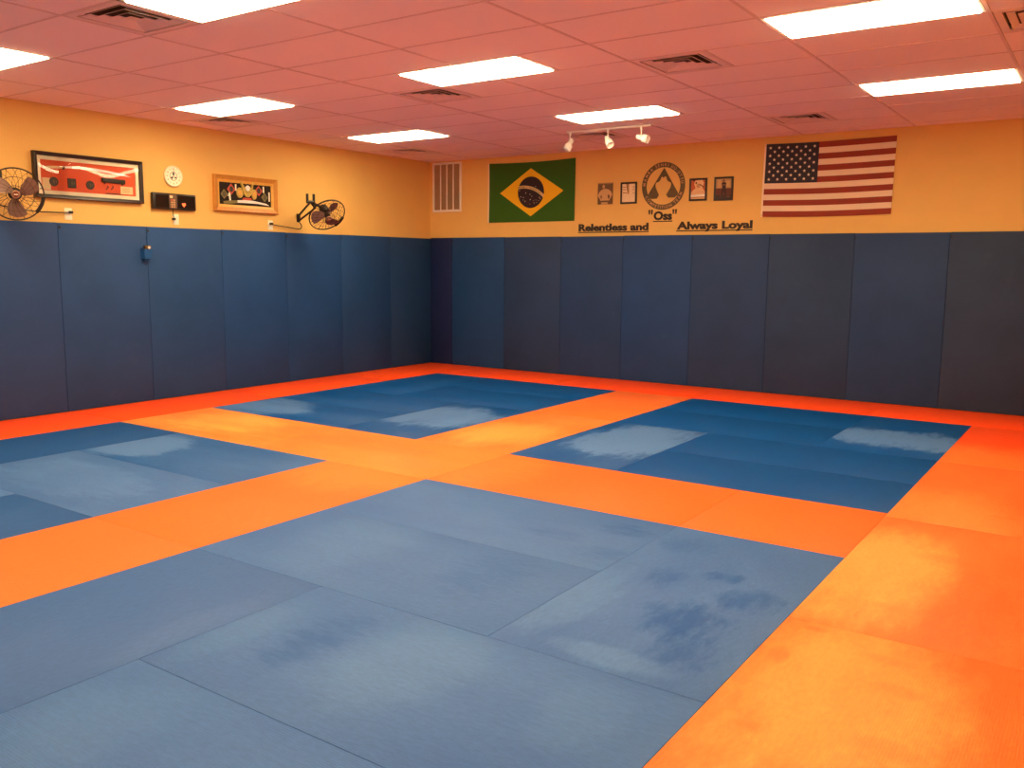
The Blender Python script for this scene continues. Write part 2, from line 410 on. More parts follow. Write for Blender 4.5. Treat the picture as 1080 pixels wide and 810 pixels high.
bl=['narrow dark navy filler pad in the room corner on the back wall','blue back wall pad beside the dark corner pad, under the Brazilian flag',
    'blue back wall pad under the right half of the Brazilian flag','blue wall pad on the back wall, under the words Relentless and, left part',
    'blue wall pad on the back wall, straight below the word Oss','blue wall pad on the back wall, below the words Always Loyal',
    'blue wall pad on the back wall, below the starred corner of the flag','blue wall pad on the back wall, below the striped fly end of the flag',
    'dark grey-blue wall pad on the back wall at the right edge of the photo','wall pad at the far right of the back wall, outside the photo']
for k in range(10):
    x0,x1=backx[k]+.0015,backx[k+1]-.0015
    ht=PT-random.random()*.006+.004
    t=thing('wall_pad',bl[k],'wall pad',((x0+x1)/2,WY,0),'tall pads on the back wall')
    a=(x1-x0)/2
    link('pad',MB().box((-a,-.03,.002),(a,-.0005,ht),bev=.005),pad_material('pad_vinyl_back',bt[k],k+21),t,smooth=40)
    if k>0:
        fm=MB(); fm.cyl((-a+.014,-.029,ht-.05),(-a+.014,-.033,ht-.05),.011,n=14)
        link('fastener',fm,M['black'],t)

# ------------------------------------------------------------------ floor mats
GAP=.001
def floor_mat(x0,x1,y0,y1,material_args,label,group,name='floor_mat'):
    cx,cy=(x0+x1)/2,(y0+y1)/2; a,b2=(x1-x0)/2-GAP,(y1-y0)/2-GAP
    o=link(name,MB().box((-a,-b2,-.0395),(a,b2,0),bev=.002),mat_material(**material_args),None,(cx,cy,0),smooth=40)
    return tag(o,label,'floor mat',group)
AX=(.940,1.900,2.885,3.835); BX=(4.857,5.842,6.845,7.825)
AY=(-.9875,-1.955,-2.945,-3.905,-4.828); CY=(-5.8915,-6.862,-7.85,-8.83,-9.78)
deep=(.0005,.075,.32); faded=(.06,.165,.47); pale=(.095,.23,.55); pale2=(.085,.19,.49)
seed=[0]
def blue(x0,x1,y0,y1,label,group,base=deep,worn=pale,general=.2,blobs=(),gscale=1.2,scuffs=(),soft=1.0):
    seed[0]+=1
    cx,cy=(x0+x1)/2,(y0+y1)/2
    along='x' if (x1-x0)>(y1-y0) else 'y'
    floor_mat(x0,x1,y0,y1,dict(name='blue_mat_vinyl',base=base,worn=worn,general=general,blobs=[(p-cx,q-cy,rx,ry,s) for p,q,rx,ry,s in blobs],along=along,seed=seed[0],gscale=gscale,scuffs=[(p-cx,q-cy,rx,ry,s) for p,q,rx,ry,s in scuffs],scuff=(.010,.092,.36),soft=soft),label,group)
gA,gB,gC,gD='blue mats of the far left square','blue mats of the far right square','blue mats of the front square','blue mats of the left square'
# far left square (mirror of the far right one)
blue(AX[0],AX[1],AY[2],AY[0],'blue mat in the far left blue square, lengthwise along its left side',gA,general=.12)
blue(AX[1],AX[3],AY[1],AY[0],'blue mat in the far left blue square, along its back edge by the back wall',gA,general=.1)
blue(AX[1],AX[3],AY[2],AY[1],'blue mat in the far left blue square, second from its back edge',gA,general=.1)
blue(AX[0],AX[2],AY[3],AY[2],'blue mat behind the scuffed front mat of the far left blue square',gA,general=.15)
blue(AX[0],AX[2],AY[4],AY[3],'scuffed blue mat on the front edge of the far left blue square',gA,general=.2,blobs=[(1.35,-4.45,.65,.5,.75)])
blue(AX[2],AX[3],AY[4],AY[2],'pale worn mat at the right front corner of the far left blue square',gA,general=.3,blobs=[(3.35,-3.75,.6,.7,.8)])
# far right square
blue(BX[0],BX[2],AY[1],AY[0],'blue mat in the far right blue square, along its back edge at left',gB,general=.02)
blue(BX[0],BX[2],AY[2],AY[1],'blue mat in the far right blue square, second from its back edge at left',gB,general=.02)
blue(BX[2],BX[3],AY[2],AY[0],'blue mat with pale worn band, back right corner of the far right blue square',gB,general=.1,blobs=[(7.4,-2.15,.7,.52,.8)])
blue(BX[0],BX[1],AY[4],AY[2],'pale worn mat along the left side of the far right blue square',gB,general=.2,blobs=[(5.45,-3.55,.55,.85,.9)])
blue(BX[1],BX[3],AY[3],AY[2],'plain deep blue mat in the middle of the far right blue square',gB,general=.02)
blue(BX[1],BX[3],AY[4],AY[3],'plain deep blue mat on the front edge of the far right blue square',gB,general=.02)
# front square
blue(BX[0],BX[2],CY[1],CY[0],'faded blue mat along the back edge of the large front blue square',gC,faded,pale,.55,[(5.4,-6.3,.9,.5,.3)],scuffs=[(6.62,-6.15,.22,.16,.75),(6.3,-6.45,.3,.12,.5),(6.7,-6.6,.2,.15,.4)],soft=2.4)
blue(BX[0],BX[2],CY[2],CY[1],'faded blue mat second from the back edge of the large front blue square',gC,faded,pale,.45,[(5.45,-7.2,.42,.7,.55)],scuffs=[(6.4,-7.25,.3,.5,.35)],soft=2.4)
blue(BX[2],BX[3],CY[2],CY[0],'darker streaked blue mat at the back right corner of the front blue square',gC,(.055,.155,.45),pale,.55,[(6.95,-7.25,.16,.55,.5),(7.35,-7.72,.4,.10,.6)],
     scuffs=[(7.4,-6.58,.13,.10,.8),(7.15,-6.75,.12,.2,.6),(7.62,-6.8,.18,.2,.7),(7.45,-7.2,.26,.28,.8),(7.6,-7.5,.2,.25,.6),(7.05,-6.2,.2,.2,.35)],soft=1.5)
blue(BX[0],BX[1],CY[4],CY[2],'smooth greyish blue mat along the left side of the front blue square',gC,(.050,.148,.43),pale2,.25,[(5.75,-8.5,.14,.5,.4)],.9,soft=2.4)
blue(BX[1],BX[3],CY[3],CY[2],'broad faded blue mat across the middle of the front blue square',gC,faded,pale,.5,[(6.75,-8.2,.32,.5,.6),(7.5,-8.2,.2,.3,.35),(5.95,-8.45,.12,.4,.4)],1.0,scuffs=[(6.28,-8.3,.18,.42,.6)],soft=2.4)
blue(BX[1],BX[3],CY[4],CY[3],'faded blue mat at the bottom of the photo, nearest the camera',gC,(.06,.165,.46),pale,.5,[(6.15,-9.2,.3,.35,.4)],1.0,soft=2.4)
# left square
blue(AX[0],AX[1],CY[2],CY[0],'plain dark blue mat along the far side of the left blue square',gD,(.014,.082,.29),pale,.08)
blue(AX[1],AX[3],CY[1],CY[0],'blue mat with chalky worn corner, right end of the left blue square',gD,(.02,.11,.37),pale,.4,[(2.15,-6.45,.4,.5,1.0)])
blue(AX[1],AX[3],CY[2],CY[1],'evenly faded blue mat in the middle of the left blue square',gD,(.045,.14,.42),pale,.6,[(2.8,-7.4,.8,.4,.4)])
blue(AX[2],AX[3],CY[4],CY[2],'dark blue mat at the left edge of the photo, next to the orange strip',gD,(.016,.095,.33),pale,.25)
blue(AX[0],AX[2],CY[3],CY[2],'pale blue mat at the left edge of the photo, a sliver beside the dark one',gD,faded,pale,.7)
blue(AX[0],AX[2],CY[4],CY[3],'blue mat of the left blue square beyond the left edge of the photo',gD,faded,pale,.5)

o_red=(.98,.085,.012); o_mid=(.92,.19,.033); o_lite=(.95,.37,.08)
def orange(x0,x1,y0,y1,label,group,base=o_mid,worn=o_lite,general=.3,blobs=(),dark=None,scuffs=(),soft=2.0):
    seed[0]+=1; cx,cy=(x0+x1)/2,(y0+y1)/2
    along='x' if (x1-x0)>(y1-y0) else 'y'
    floor_mat(x0,x1,y0,y1,dict(name='orange_mat_vinyl',base=base,worn=worn,general=general,blobs=[(p-cx,q-cy,rx,ry,s) for p,q,rx,ry,s in blobs],along=along,seed=seed[0],dark=dark,scuffs=[(p-cx,q-cy,rx,ry,s) for p,q,rx,ry,s in scuffs],scuff=(.80,.14,.025),soft=soft),label,group)
gL,gK,gX,gR='red-orange mats along the left wall','red-orange mats along the back wall','orange mats of the cross between the blue squares','orange mats down the right side'
yb=[-.001,-1.95,-3.9,-5.86,-7.82,-9.78]
ol=['in the room corner','beside the far left blue square','at the end of the orange strip','beside the left blue square, at the photo edge','beyond the left edge of the photo']
for k in range(5): orange(.001,AX[0],yb[k+1],yb[k],'red-orange mat along the left wall, '+ol[k],gL,o_red,(.98,.115,.018),.3)
xb=[AX[0],2.889,4.846,6.83,8.92]
ob=['behind the far left blue square','at the gap between the two far blue squares','behind the far right blue square, left part','at the right end by the photo edge']
for k in range(4): orange(xb[k],xb[k+1],AY[0],-.001,'red-orange mat along the back wall, '+ob[k],gK,o_red,(.98,.115,.018),.25)
orange(AX[3],BX[0],-2.92,AY[0],'orange mat between the two far blue squares, nearer the back wall',gX,(.93,.16,.025),o_lite,.2)
orange(AX[3],BX[0],AY[4],-2.92,'golden worn orange mat between the far squares, nearer the crossing',gX,o_mid,o_lite,.5,[(4.3,-4.1,.6,.6,.5)],(.62,.2,.05))
orange(AX[0],AX[2],CY[0],AY[4],'golden scuffed orange mat between the two left blue squares',gX,(.92,.21,.035),(.95,.42,.09),.6,[(1.8,-5.3,.7,.5,.6)],(.8,.18,.04))
orange(AX[2],BX[0],CY[0],AY[4],'orange mat where the orange strips cross',gX,(.92,.23,.042),o_lite,.4,(),(.6,.2,.06))
orange(BX[0],BX[2],CY[0],AY[4],'orange mat between the front and far right squares, left part',gX,(.93,.165,.025),o_lite,.04,[(4.75,-5.4,.8,.9,.3)])
orange(BX[2],BX[3],CY[0],AY[4],'short orange mat between front and far right squares, right end',gX,(.93,.165,.025),o_lite,.04)
orange(AX[3],BX[0],CY[2],CY[0],'orange mat between the left and front blue squares, nearer the crossing',gX,(.92,.18,.03),o_lite,.08,[(4.35,-5.8,.8,.9,.35)])
orange(AX[3],BX[0],CY[4],CY[2],'orange mat between the left and front blue squares, at the left photo edge',gX,(.92,.18,.03),o_lite,.08)
yr=[AY[0],-2.945,-4.91,-6.88,-8.84,-10.8]
orr=['by the back corner of the blue square','beside the far right blue square','beside the back corner of the front blue square','in the right foreground, largest','under the camera']
og=(.93,.165,.028); gold_=(.95,.42,.10)  # golden patches: wear plus the ceiling lights' sheen put into the mat colour
rs=[dict(base=o_red,worn=(.93,.175,.03),general=.15,blobs=[(8.1,-2.9,1.2,.95,.9)]),
    dict(base=og,worn=(.94,.30,.06),general=.35,blobs=[(8.1,-4.6,.5,.8,.35)],scuffs=[(8.06,-4.03,.06,.05,.7),(8.5,-4.5,.2,.03,.5),(8.3,-4.2,.15,.12,.25)]),
    dict(base=og,worn=gold_,general=.3,blobs=[(8.0,-6.1,.42,1.0,.62)],scuffs=[(7.89,-5.02,.05,.13,.7),(8.3,-5.6,.2,.1,.3),(8.2,-6.5,.15,.06,.3)]),
    dict(base=og,worn=gold_,general=.3,blobs=[(8.2,-7.5,.5,1.0,.55)],scuffs=[(7.96,-6.95,.07,.04,.7),(7.91,-7.3,.06,.12,.6),(8.01,-7.91,.08,.06,.6),(8.3,-7.1,.14,.06,.35),(8.38,-7.35,.14,.07,.35),(8.42,-7.8,.16,.08,.35)]),
    dict(base=og,worn=gold_,general=.4)]
for k in range(5): orange(BX[3],8.92,yr[k+1],yr[k],'orange mat down the right side, '+orr[k],gR,**rs[k])

# ------------------------------------------------------------------ lettering
def text_mesh(s,bold=.0,extr=0):
    cu=bpy.data.curves.new('lettering','FONT'); cu.body=s; cu.size=1; cu.offset=bold; cu.extrude=extr; cu.resolution_u=3
    o=bpy.data.objects.new('lettering',cu); COL.objects.link(o)
    bpy.context.view_layer.update()
    me=bpy.data.meshes.new_from_object(o.evaluated_get(bpy.context.evaluated_depsgraph_get()))
    vs=[v.co.copy() for v in me.vertices]; fs=[tuple(p.vertices) for p in me.polygons]
    bpy.data.objects.remove(o); bpy.data.curves.remove(cu); bpy.data.meshes.remove(me)
    return vs,fs
CAPH=max(v.y for v in text_mesh('H')[0])
def put_text(mb,s,x0,x1,base,cap,h0,h1,bold=.045,mi=0,mat=None):
    vs,fs=text_mesh(s,bold,.5)
    lo=min(v.x for v in vs); hi=max(v.x for v in vs); c=CAPH+bold
    mb.add([(x0+(v.x-lo)/(hi-lo)*(x1-x0), base+(v.y+bold)/(c+bold)*cap, h0+(v.z+.5)*(h1-h0)) for v in vs],fs,mi,mat)
def lettering(label,words,x0,x1,base,cap,under,tx0=None,tx1=None,quotes=None):
    mb=MB(); cx=(x0+x1)/2
    put_text(mb,words,(tx0 or x0)-cx,(tx1 or x1)-cx,0,cap,.0005,.006,mat=MBk)
    mb.prism([(under[0]-cx,under[1]-base),(under[2]-cx,under[1]-base),(under[2]-cx,under[1]-base+.013),(under[0]-cx,under[1]-base+.013)],.0005,.006,mat=MBk)
    if quotes:
        for qx in quotes:
            for d in (-.018,.018):
                q=qx+d-cx
                mb.prism([(q-.013,.135),(q+.013,.135),(q+.007,.075),(q-.007,.075)],.0005,.006,mat=MBk)
    return tag(link('wall_lettering',mb,M['letter'],None,(cx,WY,base)),label,'wall lettering','black motto lettering on the back wall')
lettering('black underlined words Relentless and, on the back wall under the small photos','Relentless and',2.652,3.720,2.020,.100,(2.645,1.998,3.724))
lettering('black underlined word Oss in quotation marks, under the round logo','Oss',3.715,4.116,2.150,.114,(3.784,2.128,4.058),3.790,4.052,(3.745,4.087))
lettering('black underlined words Always Loyal, left of the stars and stripes flag','Always Loyal',4.124,5.130,2.024,.100,(4.118,2.000,5.131))

# ------------------------------------------------------------------ flags
def wave(x,y,ph,w,h): return .012+.004*math.sin(x/w*9+ph+y*2)+.003*math.sin(y/h*5+x*3+ph)
def grid(mb,x0,x1,y0,y1,nx,ny,fn,mi=0,mat=None):
    vs=[];fs=[]
    for j in range(ny+1):
        for i in range(nx+1):
            vs.append(fn(x0+(x1-x0)*i/nx,y0+(y1-y0)*j/ny))
    for j in range(ny):
        for i in range(nx):
            a=j*(nx+1)+i; fs.append((a,a+1,a+nx+2,a+nx+1))
    mb.add(vs,fs,mi,mat)
# stars and stripes
W0,H0=1.475,.863
fx=lambda x: x
us=thing('flag','red and white striped flag with white stars on dark blue, on the back wall','flag',(5.265,WY,2.161))
def usf(off=0):
    def f(x,y):
        # sag of the top between its pins, slant of the hoist edge
        s=-.012*math.sin(PI*min(1,max(0,x/W0)))*(y/H0)-.012*math.sin(PI*min(1,max(0,x/W0)))*(1-y/H0)
        return (x-.012*(1-y/H0)+.0, y+s, wave(x,y,.4,W0,H0)+off)
    return f
mb=MB(); CW=.628; SH=H0/13
for k in range(13):
    y1=H0-k*SH; y0=y1-SH; mi=0 if k%2==0 else 1
    grid(mb,0 if k>=7 else CW,W0,y0,y1,30,3,usf(),mi,MBk)
grid(mb,0,CW,H0-7*SH,H0,14,14,usf(),2,MBk)
def star(cx,cy,r,fn):
    p=[]
    for i in range(10):
        a=PI/2+i*PI/5; q=r if i%2==0 else r*.4
        p.append(fn(cx+q*math.cos(a),cy+q*math.sin(a)))
    return p
for rr in range(9):
    for cc in range(6 if rr%2==0 else 5):
        cx=CW*((1+2*cc)/12 if rr%2==0 else (2+2*cc)/12); cy=H0-7*SH*(rr+1)/10
        p=star(cx,cy,.021,usf(.0025)); c=usf(.0028)(cx,cy)
        mb.add([c]+p,[(0,i+1,(i+1)%10+1) for i in range(10)],3,MBk)
fm=[mat('flag_red',(.30,.045,.022),.8,var=.08,linear=True),mat('flag_white',(.84,.66,.46),.8,var=.06,linear=True),mat('flag_navy',(.035,.032,.045),.8,linear=True),mat('flag_star',(.85,.72,.55),.8,linear=True)]
link('cloth',mb,fm,us,smooth=60)
mb=MB(); grid(mb,-.022,0,0,H0,1,12,usf(.001),0,MBk)
hb=link('header_band',mb,mat('flag_canvas',(.9,.75,.55),.8,linear=True),us,smooth=60); hb['label']='cream canvas header band'
for yy in (.02,H0-.02):
    g0=usf(.003)(-.011,yy); mb=MB(); mb.ring(.007,0,.0025,16,6,mat=MBk@Matrix.Translation(g0)); link('grommet',mb,M['gold'],hb,smooth=40)

# Brazilian flag
W1,H1=1.465,.857
br=thing('flag','green flag with yellow diamond and dark blue starry disc, on the back wall','flag',(1.118,WY,2.167))
def brf(off=0):
    def f(x,y):
        s=-.018*math.sin(PI*min(1,max(0,x/W1)))*(y/H1)
        return (x+.006*(y/H1)*(x/W1), y+s, wave(x,y,2.1,W1,H1)+off)
    return f
m,nt,N,L,b=nodes('brazil_cloth')
tc=N.new('ShaderNodeTexCoord'); sep=N.new('ShaderNodeSeparateXYZ'); L.new(tc.outputs['UV'],sep.inputs[0])
DX,DY=.735,.425
X=math_node(N,L,'SUBTRACT',math_node(N,L,'MULTIPLY',sep.outputs[0],W1),DX); Y=math_node(N,L,'SUBTRACT',math_node(N,L,'MULTIPLY',sep.outputs[1],H1),DY)
dia=math_node(N,L,'LESS_THAN',math_node(N,L,'ADD',math_node(N,L,'DIVIDE',math_node(N,L,'ABSOLUTE',X),.545),math_node(N,L,'DIVIDE',math_node(N,L,'ABSOLUTE',Y),.345)),1)
cir=math_node(N,L,'LESS_THAN',math_node(N,L,'SQRT',math_node(N,L,'ADD',math_node(N,L,'MULTIPLY',X,X),math_node(N,L,'MULTIPLY',Y,Y))),.226)
BCX,BCY,BR=-.13,-.42,.50
ax=math_node(N,L,'SUBTRACT',X,BCX); ay=math_node(N,L,'SUBTRACT',Y,BCY)
ar=math_node(N,L,'SQRT',math_node(N,L,'ADD',math_node(N,L,'MULTIPLY',ax,ax),math_node(N,L,'MULTIPLY',ay,ay)))
band=math_node(N,L,'MULTIPLY',cir,math_node(N,L,'LESS_THAN',math_node(N,L,'ABSOLUTE',math_node(N,L,'SUBTRACT',ar,BR)),.021))
prev=None
for fac,c in ((None,(.040,.125,.012)),(dia,(.86,.50,.015)),(cir,(.032,.022,.030)),(band,(.72,.52,.24))):
    if fac is None:
        rgb=N.new('ShaderNodeRGB'); rgb.outputs[0].default_value=(*c,1); prev=rgb.outputs[0]; continue
    mx=N.new('ShaderNodeMix'); mx.data_type='RGBA'; L.new(fac,mx.inputs['Factor']); L.new(prev,mx.inputs['A']); mx.inputs['B'].default_value=(*c,1); prev=mx.outputs['Result']
L.new(prev,b.inputs['Base Color']); b.inputs['Roughness'].default_value=.75; b.inputs['Specular IOR Level'].default_value=.2
mb=MB(); NX,NY=40,24
grid(mb,0,W1,0,H1,NX,NY,brf(),0,MBk)
cloth_faces=len(mb.f)
for (px,py,r) in [(560,378,.008),(390,415,.01),(458,443,.011),(503,458,.009),(520,480,.009),(405,482,.011),(388,500,.007),(432,490,.01),(430,517,.008),(450,532,.01),(505,515,.012),(500,562,.006),(545,553,.009),(573,548,.008),(600,495,.01),(608,512,.009),(592,530,.008),(535,527,.006),(552,523,.006),(570,522,.006)]:
    sxx=DX+(px-508)/137*.226; syy=DY-(py-437)/170*.226
    p=star(sxx,syy,r,brf(.0025)); c=brf(.0028)(sxx,syy)
    mb.add([c]+p,[(0,i+1,(i+1)%10+1) for i in range(10)],1,MBk)
# motto along the band
motto='ORDEM E PROGRESSO'; step=.0245
a0=math.atan2(.03-BCY,-.215-BCX)
for i,ch in enumerate(motto):
    if ch==' ': continue
    an=a0-(i*step)/BR-.02
    vs,fs=text_mesh(ch,.02); cxm=(min(v.x for v in vs)+max(v.x for v in vs))/2
    q=[]
    for v in vs:
        lx=(v.x-cxm)*.033; ly=(v.y-CAPH/2)*.033
        rr=BR+ly; xx=BCX+rr*math.cos(an)+lx*math.sin(an); yy=BCY+rr*math.sin(an)-lx*math.cos(an)
        q.append(brf(.003)(DX+xx,DY+yy))
    mb.add(q,fs,2,MBk)
bo=link('cloth',mb,[m,fm[3],mat('motto_green',(.12,.16,.05),.8,linear=True)],br,smooth=60)
uv=bo.data.uv_layers.new(name='UVMap')
for p in bo.data.polygons[:cloth_faces]:
    for li in p.loop_indices:
        vi=bo.data.loops[li].vertex_index; i=vi%(NX+1); j=vi//(NX+1)
        uv.data[li].uv=(i/NX,j/NY)
mb=MB(); grid(mb,-.026,0,0,H1,1,12,brf(.001),0,MBk)
hb=link('header_band',mb,fm[1],br,smooth=60); hb['label']='cream canvas header band'

# ------------------------------------------------------------------ round logo
LR=.305; lc=(3.915,2.587)
lg=thing('wall_logo','round bronze club emblem with triangle, on the back wall between the small photos','emblem',(lc[0],WY,lc[1]))
RI=.240
mb=MB(); n=72; vs=[];fs=[]
for h in (.001,.006):
    for R in (RI,LR):
        for i in range(n): vs.append((R*math.cos(2*PI*i/n),R*math.sin(2*PI*i/n),h))
for i in range(n):
    k=(i+1)%n
    fs+=[(2*n+i,3*n+i,3*n+k,2*n+k),(n+i,n+k,3*n+k,3*n+i),(k,i,2*n+i,2*n+k)]
mb.add(vs,fs,0,MBk); link('ring',mb,M['logo'],lg)
kx,kz=.305/257,.303/287
poly=[(468,200),(640,515),(632,535),(600,563),(525,563),(500,527),(532,470),(550,440),(556,400),(550,380),(520,368),(503,345),(496,312),(478,303),(462,322),(446,303),(434,318),(426,345),(408,365),(376,376),(367,400),(370,432),(388,475),(412,527),(388,570),(320,572),(290,545),(275,530)]
mb=MB(); mb.prism([((x-462)*kx,-(y-420)*kz) for x,y in poly],.001,.006,mat=MBk)
link('triangle_figure',mb,M['logo'],lg)
def arc_text(mb,s,R,size,a_start,a_end,top=True,wide=1.0):
    gl=[(ch,text_mesh(ch,.02) if ch!=' ' else None) for ch in s]
    ws=[(max(v.x for v in g[0])-min(v.x for v in g[0]))+.12 if g else .38 for ch,g in gl]
    tot=sum(ws); pos=0; words=[mb]
    for (ch,g),w in zip(gl,ws):
        mid=pos+w/2; pos+=w
        if not g: words.append(MB()); continue
        an=a_start+(a_end-a_start)*mid/tot
        vs,fs=g; cxm=(min(v.x for v in vs)+max(v.x for v in vs))/2; out=[]
        for v in vs:
            lx=(v.x-cxm)*size*wide; ly=(v.y-CAPH/2)*size
            if top: rr=R+ly; x=rr*math.cos(an)+lx*math.sin(an); y=rr*math.sin(an)-lx*math.cos(an)
            else: rr=R-ly; x=rr*math.cos(an)-lx*math.sin(an); y=rr*math.sin(an)+lx*math.cos(an)
            out.append((x,y,.0068))
        words[-1].add(out,fs,0,MBk)
    for wd in words: link('lettering',wd,M['logotext'],lg)
mb=MB()
arc_text(mb,'MAMBA SENKI JIU-JITSU',.272,.052,math.radians(180),math.radians(3))
mb=MB()
arc_text(mb,'COMPETITION TEAM',.272,.052,math.radians(206),math.radians(342),False)

# ------------------------------------------------------------------ four small pictures
def picture(name,x0,x1,z0,z1,label,frame_w,shapes,mats,fmat=None,depth=.018):
    cx,cz=(x0+x1)/2,(z0+z1)/2; a,b2=(x1-x0)/2,(z1-z0)/2
    t=thing(name,label,'picture',(sx(cx,depth),WY,cz),'small pictures beside the round emblem')
    if frame_w:
        mb=MB(); mb.frame(-a,-b2,a,b2,frame_w,.001,depth,mat=MBk,h_in=depth-.004); link('frame',mb,fmat or M['blackwood'],t)
    iw,ih=a-frame_w+.0005,b2-frame_w+.0005
    mb=MB(); base=depth-.01 if frame_w else depth
    mb.box((-iw,-ih,.001),(iw,ih,base),0,mat=MBk)
    for k,(mi,poly) in enumerate(shapes):
        h=base+.0006*(k+1)
        mb.prism([(-iw+u*2*iw,-ih+v*2*ih) for u,v in poly],h,h,mi,MBk)
    link('print',mb,mats,t)
    return t
def ell(cx,cy,rx,ry,n=18): return [(cx+rx*math.cos(2*PI*i/n),cy+ry*math.sin(2*PI*i/n)) for i in range(n)]
def pm(n,c): return mat(n,c,.6,var=.08,vscale=40,linear=True)
sep_d,sep_l,sep_m=pm('photo_umber',(.16,.09,.035)),pm('photo_sand',(.66,.40,.17)),pm('photo_tan',(.40,.23,.09))
whitep,redp,dkp,skin=pm('photo_white',(.95,.74,.45)),pm('photo_red',(.55,.13,.05)),pm('photo_dark',(.045,.02,.015)),pm('photo_skin',(.6,.33,.15))
picture('wall_picture',2.944,3.166,2.380,2.663,'unframed sepia photo of a person standing with hands on hips',0,[
    (2,[(0,.95),(1,.95),(1,1),(0,1)]),
    (1,[(.10,.30),(.22,.15),(.75,.15),(.92,.32),(1.0,.45),(.90,.60),(.70,.70),(.55,.72),(.45,.72),(.25,.67),(.12,.58),(.0,.42)]),
    (0,[(.17,.36),(.26,.22),(.29,.33),(.25,.45)]),(0,[(.68,.36),(.74,.22),(.86,.35),(.74,.48)]),
    (1,ell(.40,.82,.085,.10)),(2,[(.35,.70),(.45,.70),(.44,.78),(.36,.78)]),
    (0,[(.22,.10),(.78,.10),(.75,.17),(.25,.17)]),(1,[(.25,.0),(.70,.0),(.70,.09),(.25,.09)])],[sep_d,sep_l,sep_m],depth=.014)
picture('picture_frame',3.287,3.528,2.374,2.659,'black framed pale print with a small brown figure, left of the emblem',.024,[
    (1,[(.30,1),(.52,1),(.50,.62),(.46,.50),(.40,.55),(.34,.72)]),(2,[(.46,.95),(.54,.6),(.52,.42),(.44,.48)]),
    (2,[(.05,.50),(.40,.47),(.48,.44),(.45,.50),(.25,.54),(.05,.56)]),(1,[(.05,.68),(.28,.66),(.28,.70),(.05,.73)]),(1,[(.05,.82),(.30,.80),(.30,.84),(.05,.86)]),
    (1,[(.80,.80),(.97,.80),(.97,.84),(.80,.84)]),(1,[(.80,.66),(.95,.66),(.95,.70),(.80,.70)]),(1,[(.84,.48),(.95,.48),(.95,.52),(.84,.52)])],[whitep,sep_m,pm('photo_amber',(.55,.28,.07))])
picture('picture_frame',4.274,4.512,2.381,2.664,'black framed print with a pale crouching figure on red, right of the emblem',.024,[
    (1,[(0,.35),(1,.35),(1,1),(0,1)]),(0,[(0,.36),(.2,.5),(.32,.58),(.3,.62),(.22,.80),(.28,.95),(.45,1),(.8,1),(.9,.85),(.85,.66),(.80,.58),(.92,.45),(1,.36)]),
    (3,ell(.52,.70,.14,.12)),(2,ell(.36,.85,.06,.05)),(2,[(.62,.80),(.92,.64),(.9,.60),(.60,.76)]),(2,[(.10,1),(.28,1),(.22,.92)]),
    (4,[(0,.12),(1,.14),(1,.24),(0,.22)]),(3,[(0,.06),(1,.05),(1,.12),(0,.10)])],[pm('print_cream',(.85,.56,.28)),redp,dkp,skin,pm('print_white',(1,.95,.85))])
picture('picture_frame',4.608,4.857,2.374,2.666,'black framed photo of a person standing legs apart, nearest the striped flag',.024,[
    (1,[(0,.52),(1,.52),(1,1),(0,1)]),(2,[(0,.18),(1,.18),(1,.52),(0,.52)]),
    (4,[(.1,.56),(.32,.56),(.32,.95),(.1,.95)]),(4,[(.65,.6),(.9,.6),(.9,.9),(.65,.9)]),
    (3,[(.36,.18),(.45,.18),(.52,.40),(.60,.18),(.70,.18),(.66,.50),(.64,.60),(.68,.78),(.56,.82),(.44,.82),(.37,.76),(.42,.60),(.40,.50)]),
    (5,ell(.5,.90,.065,.075)),(5,[(.40,.66),(.64,.66),(.63,.72),(.42,.72)]),(5,[(.30,.06),(.36,.10),(.34,.12),(.29,.08)]),(5,[(.74,.08),(.9,.07),(.9,.11),(.74,.12)])],
    [pm('photo_black',(.05,.028,.02)),pm('photo_window',(.50,.30,.11)),pm('photo_maroon',(.13,.035,.02)),dkp,pm('photo_glass',(.62,.40,.17)),pm('photo_face',(.22,.11,.06))])

# ------------------------------------------------------------------ return air grille on the back wall
x0,x1,z0,z1=.030,.592,2.345,3.092
gr=thing('return_grille','tall white slotted return air grille high on the back wall, in the corner','air vent',((x0+x1)/2,WY,z0))
a=(x1-x0)/2; hh=z1-z0
mb=MB(); mb.frame(-a,0,a,hh,.034,.001,.014,mat=MBk); link('frame',mb,M['white'],gr)
mb=MB(); mb.box((-a+.02,.02,.0005),(a-.02,hh-.02,.002),mat=MBk); link('backing',mb,mat('grille_shadow',(.22,.14,.07),.9,linear=True),gr)
cwid=(2*a-.068)/4
mb=MB()
for k in range(1,4):
    cx=-a+.034+cwid*k; mb.box((cx-.009,.03,.002),(cx+.009,hh-.03,.012),mat=MBk)
link('mullions',mb,M['white'],gr)
mb=MB(); z=.040
while z<hh-.038:
    mb.add([(-a+.034,z,.004),(a-.034,z,.004),(a-.034,z+.006,.010),(-a+.034,z+.006,.010),(-a+.034,z-.0015,.004),(a-.034,z-.0015,.004),(a-.034,z+.0045,.0105),(-a+.034,z+.0045,.0105)],
        [(0,1,2,3),(7,6,5,4),(3,2,6,7),(0,4,5,1)],0,MBk); z+=.0135
link('louvers',mb,mat('grille_louver',(.60,.44,.27),.5,linear=True),gr)

